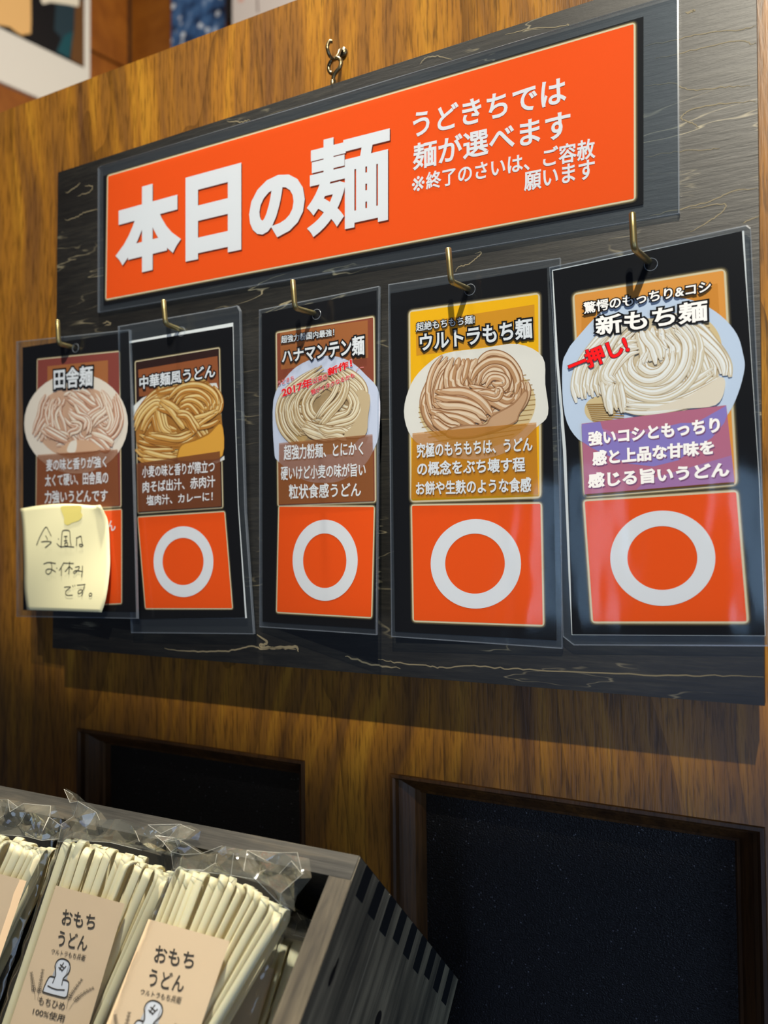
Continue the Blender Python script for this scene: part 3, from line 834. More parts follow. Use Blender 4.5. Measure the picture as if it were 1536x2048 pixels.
pr.poly([(140, 510), (950, 370), (966, 700), (150, 785)], 0.00042, tone('umber_title_box', (152, 84, 46)))
pr.build('photo_panel', t2)
pal = dict(dark=[tone('amber_noodle_shade', (132, 80, 28)), tone('amber_noodle_deep', (156, 98, 40))], body=[tone('amber_noodle', (204, 146, 68)), tone('amber_noodle_pale', (220, 172, 96)), tone('amber_noodle_warm', (190, 126, 52))], light=[tone('amber_noodle_gleam', (240, 208, 142))])
_, l = picture(t2, S2, K, [([(88, 885), (180, 800), (300, 745), (300, 800), (110, 1000), (96, 1010)], tone('white_plate_edge', (236, 232, 222))),
     ([(870, 650), (940, 645), (966, 720), (930, 760)], tone('white_plate_edge', (236, 232, 222))), ([(900, 1450), (1022, 1392), (1024, 1430), (940, 1470)], tone('white_plate_edge', (236, 232, 222))),
     ([(105, 1010), (270, 800), (300, 705), (560, 665), (850, 625), (930, 720), (980, 900), (1000, 1060), (1012, 1390), (760, 1450), (500, 1500), (170, 1500), (125, 1260)], tone('amber_bed', (178, 118, 50)))],
    [([(120, 1040), (220, 900), (330, 800), (430, 750)], 5, 150, 40), ([(330, 740), (520, 690), (700, 670), (860, 660)], 4, 110, 42), ([(860, 660), (930, 780), (950, 880), (930, 960)], 4, 120, 38), ([(160, 1150), (230, 980), (340, 880), (370, 1000), (400, 1120), (480, 1180)], 5, 150, 42),
     ([(500, 860), (600, 740), (760, 720), (880, 800), (900, 920)], 5, 150, 44), ([(560, 900), (660, 860), (740, 900), (800, 980)], 4, 140, 44), ([(980, 940), (860, 1010), (760, 1060), (700, 1100)], 4, 150, 44),
     ([(340, 840), (480, 900), (580, 1020), (640, 1120)], 4, 150, 46), ([(540, 960), (640, 980), (700, 1080), (760, 1160)], 3, 110, 46),
     ([(130, 1250), (260, 1300), (420, 1320), (560, 1330)], 6, 230, 42), ([(150, 1380), (280, 1420), (420, 1440), (560, 1440)], 4, 130, 40), ([(200, 1200), (380, 1220), (560, 1230), (720, 1170)], 4, 110, 44)],
    pal, 12, (560, 1080, 420, 360, 16, 42, 0.4), sheetpoly=[([(550, 1360), (590, 1270), (720, 1225), (860, 1160), (1000, 1050), (1012, 1390), (800, 1440), (560, 1450)], tone('amber_sheet_edge', (170, 112, 40))), ([(560, 1370), (600, 1285), (730, 1240), (870, 1175), (1000, 1070), (1008, 1385), (800, 1430), (570, 1440)], tone('amber_sheet', (228, 164, 62)))])
pr = Print(S2, K)
pr.poly([(130, 1470), (985, 1345), (999, 1908), (146, 1964)], l + 4e-5, pm('umber_caption_veil', (134, 74, 42), 0.6, 0.08, alpha=0.72))
pr.text('小麦の味と香りが際立つ', [(190, 1497), (930, 1437), (930, 1562), (190, 1617)], l + 8e-5, WHITE, 0.018)
pr.text('肉そば出汁、赤肉汁', [(195, 1655), (937, 1590), (937, 1712), (195, 1772)], l + 8e-5, WHITE, 0.018)
pr.text('塩肉汁、カレーに！', [(235, 1795), (912, 1755), (912, 1852), (235, 1902)], l + 8e-5, WHITE, 0.018)
pr.build('caption_lettering', t2)
pr = Print(S2, K); pr.text('中華麺風うどん', [(162, 580), (936, 455), (936, 590), (165, 716)], l + 9e-5, WHITE, 0.022, 0.085); pr.build('title_lettering', t2)
pr = Print(S2, K3); pr.glow([(709, 1216), (1150, 1188), (1190, 1680), (748, 1680)], 0.00025, ORANGE, 0.0012, 0.6); rp = pr.build('red_panel', t2)
pr = Print(S2, K3); pr.ring((942, 1442), (153, 181), (940, 1441), (105, 121), 0.0005, WHITE); pr.build('ring_mark', rp, label='white ring')
pouch(t2, S2, [(612, 240), (1195, 140), (1222, 133), (1236, 160), (1246, 600), (1264, 1200), (1306, 1812), (680, 1806), (660, 1400), (640, 1000), (624, 600)], K3, ringpx=(366, 664))

# ================= card 3
K = crop(530, 620, 5.12); KB = crop(500, 480, 2.381)
q3 = [KB(50, 335), KB(621, 222), KB(608, 1880), KB(52, 1842)]
S3 = sheet_for(q3, [0.0030, 0.0060, 0.0200, 0.0012])
t3 = thing('noodle_card', 'laminated card with brown print, beige noodles and a slanted red note, middle of the row', 'card', card_base(S3, KB(330, 1850)), CARDG)
pr = Print(S3, KB); pr.poly([(56, 350), (603, 240), (594, 1852), (60, 1818)], 0, PRINTBLACK); pr.build('paper', t3)
pr = Print(S3, K); pr.glow([(125, 240), (1110, 78), (1127, 1958), (142, 2000)], 0.00025, tone('chestnut_print', (140, 68, 46)), 0.0014, 0.75)
pr.poly([(158, 235), (1055, 105), (1060, 492), (168, 612)], 0.00042, tone('tan_brown_title_box', (166, 98, 52)))
pr.build('photo_panel', t3)
pal = dict(dark=[tone('beige_noodle_shade', (140, 106, 70)), tone('beige_noodle_deep', (164, 132, 94))], body=[tone('beige_noodle', (208, 182, 140)), tone('beige_noodle_pale', (222, 200, 162)), tone('beige_noodle_warm', (196, 164, 118))], light=[tone('beige_noodle_gleam', (238, 224, 194))])
_, l = picture(t3, S3, K, [(catmull([(630, 470), (860, 520), (1040, 670), (1172, 850), (1172, 1250), (1118, 1430), (1010, 1600), (800, 1740), (620, 1770), (400, 1740), (150, 1560), (98, 1430), (92, 920), (220, 690), (380, 550)], 4, True), tone('cool_white_plate', (206, 210, 226))),
     (ell(620, 1060, 440, 420, 0.1), tone('beige_bed', (176, 146, 104))), (ell(330, 1120, 160, 260), tone('bamboo_mat', (196, 160, 104)))],
    [([(620, 620), (450, 730), (290, 870), (230, 1020), (260, 1180), (380, 1330)], 8, 210, 40), ([(760, 640), (860, 700), (960, 800), (1000, 920)], 5, 150, 40), ([(640, 700), (480, 820), (400, 950), (420, 1080), (540, 1190)], 6, 190, 42),
     ([(980, 850), (990, 1000), (900, 1150), (700, 1220)], 5, 120, 40), ([(760, 720), (900, 820), (960, 960), (900, 1100), (740, 1160), (600, 1200)], 7, 210, 42),
     ([(700, 640), (800, 760), (760, 900), (640, 1040), (550, 1160)], 6, 170, 40), ([(400, 1180), (520, 1240), (640, 1270), (760, 1270)], 5, 150, 38), ([(560, 1230), (660, 1260), (760, 1260), (860, 1300)], 4, 110, 40)],
    pal, 13, (620, 1010, 420, 370, 20, 38, 0.4), sheetpoly=[([(950, 830), (1080, 870), (1065, 1100), (1030, 1290), (820, 1300), (900, 1190), (990, 1030)], tone('beige_sheet', (204, 178, 138)))])
pr = Print(S3, K)
pr.poly([(155, 1365), (1111, 1275), (1125, 1954), (150, 1992)], l + 4e-5, pm('chestnut_caption_veil', (164, 98, 50), 0.6, 0.08, alpha=0.64))
pr.text('超強力粉麺、とにかく', [(205, 1385), (1017, 1345), (1017, 1487), (205, 1542)], l + 9e-5, WHITE, 0.020)
pr.text('硬いけど小麦の味が旨い', [(175, 1602), (1042, 1565), (1042, 1702), (175, 1747)], l + 9e-5, WHITE, 0.020)
pr.text('粒状食感うどん', [(255, 1787), (997, 1765), (992, 1912), (260, 1937)], l + 9e-5, WHITE, 0.020)
pr.build('caption_lettering', t3)
pr = Print(S3, K); pr.text('超強力粉国内最強！', [(178, 270), (720, 195), (720, 268), (178, 347)], l + 9e-5, WHITE, 0.016, 0.085); pr.text('ハナマンテン麺', [(187, 415), (1027, 258), (1030, 462), (187, 552)], l + 9e-5, WHITE, 0.028, 0.085); pr.build('title_lettering', t3)
pr = Print(S3, K)
for tx, q, bo_ in [('うどきち', [(140, 735), (305, 672), (309, 720), (145, 782)], 0.0), ('2017年', [(178, 802), (492, 690), (498, 790), (190, 903)], 0.03), ('以来の', [(500, 702), (645, 648), (652, 716), (506, 766)], 0.01),
                  ('新作！', [(648, 605), (900, 500), (906, 585), (658, 682)], 0.035), ('顎がイタクなるかも', [(480, 822), (925, 640), (930, 692), (490, 878)], 0.012)]:
    pr.text(tx, q, l + 6e-5, RED, bo_ + 0.008, 0.03, tone('pale_rose_print', (236, 214, 214)))
pr.stroke([(945, 640), (950, 615), (975, 598)], 0.00035, l + 6e-5, tone('pale_red_print', (236, 140, 140))); pr.stroke([(985, 592), (1022, 590)], 0.00035, l + 6e-5, tone('pale_red_print', (236, 140, 140)))
pr.build('red_lettering', t3)
pr = Print(S3, KB); pr.glow([(141, 1270), (591, 1271), (578, 1795), (130, 1770)], 0.00025, ORANGE, 0.0014, 0.7); rp = pr.build('red_panel', t3)
pr = Print(S3, KB); pr.ring((360, 1525), (155, 193), (358, 1527), (103, 130), 0.0005, WHITE); pr.build('ring_mark', rp, label='white ring')
pouch(t3, S3, [(50, 335), (621, 222), (615, 1000), (608, 1880), (52, 1842)], KB, ringpx=(636, 630))

# ================= card 4
K = crop(800, 580, 4.655)
q4 = [(779, 570), (1122, 517), (1126, 1297), (785, 1273)]
S4 = sheet_for(q4, [0.0036, 0.0030, 0.0022, 0.0066], 0.0)
t4 = thing('noodle_card', 'laminated card with bright yellow print and brown noodles, second from the right', 'card', card_base(S4, (955, 1285)), CARDG)
pr = Print(S4); pr.poly([(781, 587), (1094, 536), (1106, 900), (1113, 1281), (790, 1263)], 0, PRINTBLACK); pr.build('paper', t4)
pr = Print(S4, K); pr.glow([(97, 207), (1288, 44), (1300, 1922), (112, 1962)], 0.00025, tone('golden_yellow_print', (250, 184, 10)), 0.0022, 0.9)
pr.poly([(150, 310), (1253, 136), (1260, 470), (155, 612)], 0.00042, tone('ochre_title_box', (218, 148, 30)))
pr.build('photo_panel', t4)
pal = dict(dark=[tone('tan_noodle_shade', (142, 94, 58)), tone('tan_noodle_deep', (164, 114, 76))], body=[tone('tan_noodle', (206, 160, 118)), tone('tan_noodle_pale', (216, 178, 140)), tone('tan_noodle_warm', (192, 144, 100))], light=[tone('tan_noodle_gleam', (236, 208, 176))])
MAT1, MAT2 = tone('bamboo_mat_light', (226, 198, 146)), tone('bamboo_mat_line', (168, 130, 76))
def mat4(pr, l):
    for i in range(15):
        y = 760 + i * 46; dx = 545 * math.sqrt(max(0, 1 - ((y - 1080) / 420) ** 2)) if abs(y - 1080) < 420 else 0
        if dx > 40: pr.stroke([(720 - dx, y + 60), (720 + dx, y - 60)], 0.0005, l, MAT2)
_, l = picture(t4, S4, K, [(catmull([(40, 1130), (110, 870), (250, 700), (430, 590), (760, 545), (1100, 505), (1330, 625), (1355, 880), (1380, 1160), (1260, 1290), (1050, 1480), (800, 1570), (560, 1570), (300, 1500), (110, 1370)], 4, True), tone('warm_white_plate', (236, 228, 214))),
     (ell(722, 1080, 545, 400, -0.12), MAT1)],
    [([(420, 1320), (300, 1180), (270, 1040), (330, 900), (420, 760)], 6, 150, 56), ([(470, 640), (380, 760), (330, 900), (320, 1030), (360, 1160), (450, 1270)], 6, 150, 60), ([(760, 900), (820, 700), (900, 660), (1000, 700), (1080, 800), (1110, 920)], 6, 170, 58), ([(640, 620), (610, 740), (620, 890)], 5, 210, 60), ([(540, 650), (480, 780), (490, 900), (570, 960), (660, 940)], 5, 130, 60),
     ([(1140, 840), (1140, 960), (1070, 1080), (960, 1130)], 5, 130, 56), ([(720, 900), (760, 780), (860, 700), (980, 720), (1040, 840), (1020, 960)], 4, 150, 60), ([(640, 950), (760, 970), (900, 1010), (1000, 1040), (1080, 1000)], 4, 130, 60),
     ([(780, 900), (850, 810), (950, 820), (975, 880), (900, 905), (840, 900)], 2, 70, 56), ([(700, 960), (800, 960), (900, 990), (930, 940), (890, 920)], 2, 60, 52), ([(330, 1000), (480, 1010), (600, 1030), (720, 1100), (820, 1210)], 5, 190, 62), ([(300, 1080), (420, 1130), (560, 1150), (680, 1190), (790, 1250)], 4, 150, 62), ([(290, 1170), (380, 1230), (480, 1270), (580, 1280)], 3, 100, 58)],
    pal, 14, (720, 960, 420, 330, 18, 58, 0.4), pre=mat4, sheetpoly=[([(450, 1300), (560, 1265), (640, 1255), (800, 1250), (860, 1170), (1060, 1055), (1180, 925), (1195, 1010), (1120, 1160), (1060, 1250), (700, 1370), (460, 1370)], tone('tan_sheet_edge', (170, 124, 86))), ([(465, 1308), (640, 1268), (805, 1262), (870, 1182), (1065, 1072), (1170, 950), (1182, 1010), (1110, 1155), (1050, 1240), (700, 1358), (470, 1360)], tone('tan_sheet', (206, 162, 122)))])
pr = Print(S4, K)
pr.poly([(125, 1335), (1276, 1235), (1294, 1903), (110, 1945)], l + 4e-5, pm('ochre_caption_veil', (206, 134, 34), 0.6, 0.08, alpha=0.62))
for tx, q in [('究極のもちもちは、うどん', [(165, 1430), (1240, 1368), (1240, 1502), (165, 1567)]), ('の概念をぶち壊す程', [(170, 1602), (1172, 1552), (1172, 1692), (170, 1734)]), ('お餅や生麩のような食感', [(155, 1787), (1228, 1742), (1228, 1882), (160, 1912)])]:
    pr.text(tx, q, l + 9e-5, WHITE, 0.028, shadow=(0.0003, -0.0005, tone('ochre_letter_shadow', (120, 74, 20))))
pr.build('caption_lettering', t4)
pr = Print(S4, K); pr.text('超絶もちもち麺!', [(160, 310), (704, 235), (704, 316), (160, 392)], l + 9e-5, WHITE, 0.016, 0.085); pr.text('ウルトラもち麺', [(192, 412), (1232, 262), (1242, 452), (197, 580)], l + 9e-5, WHITE, 0.028, 0.085); pr.build('title_lettering', t4)
pr = Print(S4, KB); pr.glow([(773, 1266), (1384, 1257), (1395, 1832), (782, 1811)], 0.00025, ORANGE, 0.0016, 0.8); rp = pr.build('red_panel', t4)
pr = Print(S4, KB); pr.ring((1077, 1542), (215, 213), (1073, 1541), (142, 143), 0.0005, WHITE); pr.build('ring_mark', rp, label='white ring')
pouch(t4, S4, [(779, 570), (1122, 517), (1124, 900), (1126, 1297), (785, 1273)], None, ringpx=(942, 581))

# ================= card 5
K = crop(1120, 540, 4.042); KE = crop(1060, 420, 2.1323)
q5 = [(1100, 536), (1500, 452), (1536, 1292), (1128, 1285)]
S5 = sheet_for(q5, [0.0052, 0.0036, 0.0030, 0.0030])
t5 = thing('noodle_card', 'laminated card with orange print, white noodles and a purple caption, rightmost of the row', 'card', card_base(S5, (1330, 1285)), CARDG)
pr = Print(S5)
pr.poly([(1104, 540), (1488, 461), (1498, 640), (1519, 960), (1531, 1272), (1143.5, 1270), (1137, 1150), (1126, 900), (1112, 720)], 0, PAPERWHITE)
pr.poly([(1106, 542), (1484, 462), (1497, 640), (1518, 960), (1530, 1271), (1144.5, 1269), (1141, 1150), (1132.5, 900), (1117, 720)], 0.0001, PRINTBLACK)
pr.build('paper', t5)
pr = Print(S5, K); pr.glow([(118, 203), (1323, 6), (1418, 1728), (208, 1826)], 0.00025, tone('soft_orange_print', (234, 156, 68)), 0.0024, 0.9)
pr.poly([(175, 300), (1275, 110), (1300, 520), (175, 520)], 0.00042, tone('deep_orange_box', (220, 142, 52)))
pr.build('photo_panel', t5)
pal = dict(dark=[tone('white_noodle_shade', (196, 168, 128)), tone('white_noodle_deep', (212, 192, 158))], body=[tone('white_noodle', (234, 222, 202)), tone('white_noodle_pale', (240, 232, 218)), tone('white_noodle_warm', (226, 210, 182))], light=[tone('white_noodle_gleam', (248, 244, 236))])
def mat5(pr, l):
    for i in range(9): pr.stroke([(215 + i * 6, 1090 + i * 16), (520, 1080 + i * 20)], 0.0006, l, MAT2)
    for i in range(10): pr.stroke([(1080, 430 + i * 34), (1200 + i * 11, 440 + i * 30)], 0.0006, l, MAT2)
_, l = picture(t5, S5, K, [(catmull([(20, 790), (60, 660), (130, 560), (370, 310), (600, 230), (850, 215), (1100, 255), (1300, 370), (1430, 520), (1480, 680), (1492, 800), (1440, 1000), (1350, 1180), (1150, 1420), (950, 1560), (760, 1590), (560, 1560), (330, 1450), (150, 1370), (40, 1170)], 4, True), tone('bluish_white_plate', (206, 218, 234))),
     (ell(330, 1130, 130, 110), MAT1), (ell(1170, 560, 120, 190, -0.5), MAT1), (ell(760, 790, 530, 400), tone('white_noodle_bed', (218, 198, 164)))],
    [([(560, 440), (420, 560), (260, 760), (210, 920), (230, 1060)], 8, 230, 44), ([(880, 470), (1050, 520), (1180, 640), (1270, 760), (1290, 880)], 9, 260, 44), ([(900, 470), (980, 560), (1080, 700), (1140, 860), (1120, 960)], 7, 200, 44), ([(420, 960), (560, 1060), (760, 1080), (960, 1040), (1150, 960), (1290, 860)], 7, 190, 44),
     ([(600, 520), (520, 640), (430, 780), (400, 900), (470, 980)], 6, 190, 46), ([(700, 480), (720, 560), (760, 640), (800, 760)], 6, 230, 46), ([(600, 620), (560, 760), (620, 880), (760, 930), (900, 880), (990, 760), (1000, 600), (900, 480)], 9, 330, 46), ([(620, 680), (600, 800), (700, 880), (820, 860), (900, 760), (900, 640)], 4, 140, 46), ([(640, 620), (540, 640), (440, 740), (380, 860), (440, 920)], 5, 120, 46),
     ([(440, 900), (430, 1020), (450, 1190)], 6, 190, 42), ([(500, 1100), (700, 1120), (900, 1110), (1100, 1070)], 4, 90, 42)],
    pal, 15, (760, 780, 520, 360, 22, 44, 0.4), pre=mat5, sheetpoly=[([(1310, 870), (1335, 960), (1260, 1095), (1000, 1125), (700, 1140), (1000, 1040), (1150, 960)], tone('white_noodle_sheet', (236, 220, 196)))])
pr = Print(S5, K)
l = l + 3e-5
pr.poly([(180, 1246), (1346, 1096), (1414, 1714), (205, 1814)], l, tone('rose_caption_print', (192, 112, 136)))
pr.poly([(182, 1250), (330, 1228), (350, 1290), (430, 1345), (560, 1310), (700, 1300), (860, 1270), (980, 1240), (1100, 1240), (1346, 1100), (1352, 1180), (1330, 1240), (1230, 1360), (1100, 1440), (960, 1540), (760, 1590), (560, 1568), (360, 1490), (260, 1440), (186, 1390)], l + 2e-5, tone('lavender_caption_print', (148, 130, 196)))
pr.poly([(186, 1395), (1250, 1330), (1400, 1600), (1414, 1712), (900, 1760), (420, 1560)][0:0] or [(700, 1700), (1390, 1500), (1412, 1712), (620, 1778)], l + 1e-5, tone('mauve_caption_print', (172, 122, 170)))
pr.poly(catmull([(350, 1285), (500, 1330), (700, 1290), (860, 1262), (700, 1330), (500, 1380), (400, 1340)], 3, True), l + 3e-5, tone('pink_caption_swirl', (186, 122, 168)))
for tx, q in [('強いコシともっちり', [(235, 1312), (1292, 1188), (1297, 1318), (235, 1427)]), ('感と上品な甘味を', [(265, 1465), (1247, 1373), (1247, 1492), (270, 1587)]), ('感じる旨いうどん', [(230, 1645), (1367, 1550), (1372, 1672), (235, 1767)])]:
    pr.text(tx, q, l + 9e-5, WHITE, 0.044, shadow=(0.0004, -0.0006, tone('plum_letter_shadow', (112, 74, 112))))
pr.build('caption_lettering', t5)
pr = Print(S5, K); pr.text('驚愕のもっちり&コシ', [(195, 270), (1222, 88), (1222, 182), (200, 362)], l + 9e-5, WHITE, 0.022, 0.085); pr.text('新もち麺', [(290, 385), (1192, 243), (1197, 415), (300, 537)], l + 9e-5, WHITE, 0.028, 0.075); pr.build('title_lettering', t5)
pr = Print(S5, K); pr.text('一押し!', [(52, 722), (520, 528), (575, 668), (100, 860)], l + 9e-5, RED, 0.035, 0.03, tone('dark_red_print', (120, 30, 40))); pr.build('red_lettering', t5)
pr = Print(S5, KE); pr.glow([(234, 1243), (879, 1203), (924, 1754), (270, 1754)], 0.00025, ORANGE, 0.0018, 0.9); rp = pr.build('red_panel', t5)
pr = Print(S5, KE); pr.ring((567, 1485), (224, 203), (565, 1484), (149, 136), 0.0005, WHITE); pr.build('ring_mark', rp, label='white ring')
pouch(t5, S5, [(1100, 536), (1494, 452), (1502, 458), (1521, 860), (1537, 1292), (1149, 1290), (1127.5, 1273), (1120, 1000), (1111, 700)], None, ringpx=(1303, 531))

# ------------------------------------------------------------------ brass L hooks
HG = 'brass L hooks screwed into the black board'
for (hole, cor, top, rr, lab) in [((155, 697), (117, 687), (115, 640), 0.00165, 'brass L hook holding the leftmost card with the sticky note'), ((367, 662), (331, 648), (327, 600), 0.00165, 'brass L hook holding the dark-brown card of amber noodles'),
                             ((636, 629), (590, 616), (585.5, 560), 0.0016, 'brass L hook holding the middle card with slanted red writing'), ((941, 580), (902, 563), (896.5, 496), 0.0016, 'brass L hook holding the bright yellow card'),
                             ((1303, 528), (1268, 497), (1264.5, 425), 0.0016, 'brass L hook holding the orange card at the right end')]:
    H = SB.point(SB.loc(*hole))
    best = min(((abs(at(cor[0], cor[1], y)[0] - H[0]), y) for y in np.linspace(H[1] - 0.06, H[1] - 0.004, 400)), key=lambda e: e[0])
    yc = max(best[1], H[1] - 0.027);  Cc = at(cor[0], cor[1], yc); Tt = at(top[0], top[1], yc)
    t = thing('wire_hook', lab, 'hook', tuple(H), HG)
    B0 = H + np.array([0, 0.006, 0])
    pts = [B0, H, H * 0.5 + Cc * 0.5, H * 0.12 + Cc * 0.88 + np.array([0, 0, 0.0003])]
    r_ = 0.003
    d1 = (Cc - H) / np.linalg.norm(Cc - H); d2 = (Tt - Cc) / np.linalg.norm(Tt - Cc)
    a = Cc - d1 * r_; c = Cc + d2 * r_
    arc = [(1 - u) ** 2 * a + 2 * u * (1 - u) * Cc + u * u * c for u in np.linspace(0, 1, 7)]
    b = Build(); b.tube([B0, H, (H + a) / 2] + arc + [(c + Tt) / 2, Tt - d2 * 0.0006, Tt], rr, 16, rs=[rr] * 12 + [rr * 0.75])
    b.build('hook_wire', M_BRASS, t, True)

# ------------------------------------------------------------------ wooden crate with finger joints
dl = math.radians(0.8)
CU = np.array([math.cos(dl), math.sin(dl), 0]); CP = np.array([-math.sin(dl), math.cos(dl), 0])
aw, av = math.radians(-43.8), math.radians(-137.6)
CW = CP * math.cos(aw) + ZU * math.sin(aw); CV = CP * math.cos(av) + ZU * math.sin(av)
C0 = at(720, 1712, -0.118)
LW, LU, LV, TH = 0.160, 0.345, 0.165, 0.0112
cr = lambda u, v, w_: C0 + CU * u + CV * v + CW * w_
M_CR_SIDE = crate_wood('weathered_black_wood', (64, 61, 53), (108, 101, 84), (158, 147, 121), (1.0, 1.0, 0.07), 47.6)
M_CR_RIM = crate_wood('worn_grey_rim', (38, 38, 35), (64, 62, 56), (100, 92, 76), (0.06, 1, 1))
M_CR_RIM2 = crate_wood('worn_brown_rim', (60, 54, 44), (92, 84, 68), (126, 114, 92), (1, 1, 0.10), 47.6)
M_CR_IN = crate_wood('black_inner_wood', (14, 14, 15), (22, 22, 22), (32, 31, 30), (1, 1, 0.2))
M_END = pm('black_end_grain', (24, 26, 28), 0.7, 0.3)
crate = thing('wooden_crate', 'black-stained wooden crate with finger joints, tilted to show packs of dry noodles', 'crate', tuple(cr(-LU / 2, LV, LW)))
def orient(s, mat):
    return mat
b = Build()
b.box((-LU, 0, 0), (0, TH, LW), 1, cr)
b.box((-LU, 0, -0.0001), (-0.0004, TH, 0.0), 0, cr)
per = LW / 9.5
b.build('rear_panel', [M_CR_RIM, M_CR_IN], crate)
b = Build()
w1 = 0.040
b.box((-TH, TH * 0.0 + 0.0005, 0), (0.0004, LV, w1), 0, cr)
b.box((-TH, 0.0005, w1 + 0.0007), (0.0004, LV, LW), 0, cr)
b.box((-TH + 0.001, 0.0005, w1 + 0.0001), (0.0005, LV, w1 + 0.0005), 2, cr)
b.box((-TH, TH + 0.0003, -0.0003), (0.0002, LV, 0.0), 1, cr)
b.box((-TH - 0.0002, TH, 0), (-TH, LV, LW), 3, cr)
b.build('side_panel', [M_CR_SIDE, M_CR_RIM2, pm('pale_seam', (150, 142, 120), 0.7), M_CR_IN], crate)
b = Build()
for i in range(9):
    w0 = 0.0078 + i * per
    b.box((-0.002, 0.0004, w0), (0.0006, TH + 0.0036 + 0.0012 * ((i * 7) % 3), w0 + per * 0.5), 0, cr)
b.build('finger_joint', M_END, crate, label='black end-grain fingers')
b = Build(); b.box((-LU, 0.0005, 0), (-LU + TH, LV, LW), 0, cr); b.build('side_panel', M_CR_SIDE, crate)
b = Build(); b.box((-LU, LV - TH, 0), (0, LV, LW), 0, cr); b.build('front_panel', M_CR_SIDE, crate)
b = Build(); b.box((-LU + TH, TH, LW - 0.006), (-TH, LV - TH, LW), 0, cr); b.build('bottom_panel', M_CR_IN, crate)
# knots on the outer face of the right side
for (px_, py_, rx, ry) in [(664, 1952, 0.0016, 0.0042), (672, 1932, 0.0008, 0.0034), (756, 2040, 0.003, 0.004)]:
    b = Build(); c = on_plane(px_, py_, C0 + CU * 0.0005, CU)
    b.add([c + CU * 0.0001 + CV * ry * math.cos(a) + CW * rx * math.sin(a) for a in [2 * math.pi * j / 16 for j in range(16)]], [tuple(range(16))])
    b.build('knot', pm('dark_knot', (22, 18, 15), 0.7), crate)

# ------------------------------------------------------------------ packs of dried noodles
M_NOOD = pm('dried_noodle', (243, 230, 186), 0.5, 0.35, sss=0.25)
M_LABEL = pm('peach_label_paper', (236, 204, 164), 0.65, 0.3)
M_LABINK = pm('label_black_ink', (44, 38, 38), 0.55, 0.08)
M_LABWHITE = pm('label_white_ink', (232, 232, 234), 0.6, 0.3)
PACKG = 'packs of dried noodles in the crate'

def pack_frame(px_, py_, vv, ww, phi):
    O = cr(0, vv, ww); ph = math.radians(phi)
    P = -CP * math.sin(ph) - ZU * math.cos(ph); Q = -CP * math.cos(ph) + ZU * math.sin(ph)
    f0 = FlatFrame(O, CU, P, Q); q = f0.loc(px_, py_)
    return FlatFrame(f0.point(q), CU, P, Q)

def noodle(bld, fr, x, y0, q, th, wid, rad, length, lean, thick=0.0014):
    """one flat noodle folded over at the top: two legs and a loop"""
    ct, st_ = math.cos(th), math.sin(th)
    e1 = fr.U * st_ + fr.Q * ct            # loop plane, across
    e2 = fr.U * ct - fr.Q * st_            # ribbon width
    O = fr.O + fr.U * x + fr.P * (y0 + rad) + fr.Q * q
    path = []; nrm = []
    ys = [length, length * 0.7, length * 0.45, length * 0.25, length * 0.1]
    for y in ys: path.append(O + e1 * rad * (1 - 0.35 * y / length) + fr.P * y + fr.U * lean * y); nrm.append(e1)
    for a in np.linspace(0, math.pi, 11): path.append(O + e1 * rad * math.cos(a) - fr.P * rad * math.sin(a)); nrm.append(e1 * math.cos(a) - fr.P * math.sin(a))
    for y in ys[::-1]: path.append(O - e1 * rad * (1 - 0.35 * y / length) + fr.P * y + fr.U * lean * y); nrm.append(-e1)
    V = []; hw, ht = wid / 2, thick / 2
    sec = [(-hw, -ht * 0.5), (-hw * 0.9, -ht), (hw * 0.9, -ht), (hw, -ht * 0.5), (hw, ht * 0.5), (hw * 0.9, ht), (-hw * 0.9, ht), (-hw, ht * 0.5)]
    for p, n_ in zip(path, nrm):
        for a, c in sec: V.append(p + e2 * a + n_ * c)
    k = len(sec)
    bld.add(V, [(i * k + j, i * k + (j + 1) % k, (i + 1) * k + (j + 1) % k, (i + 1) * k + j) for i in range(len(path) - 1) for j in range(k)] + [tuple(range(k))[::-1], tuple((len(path) - 1) * k + j for j in range(k))])

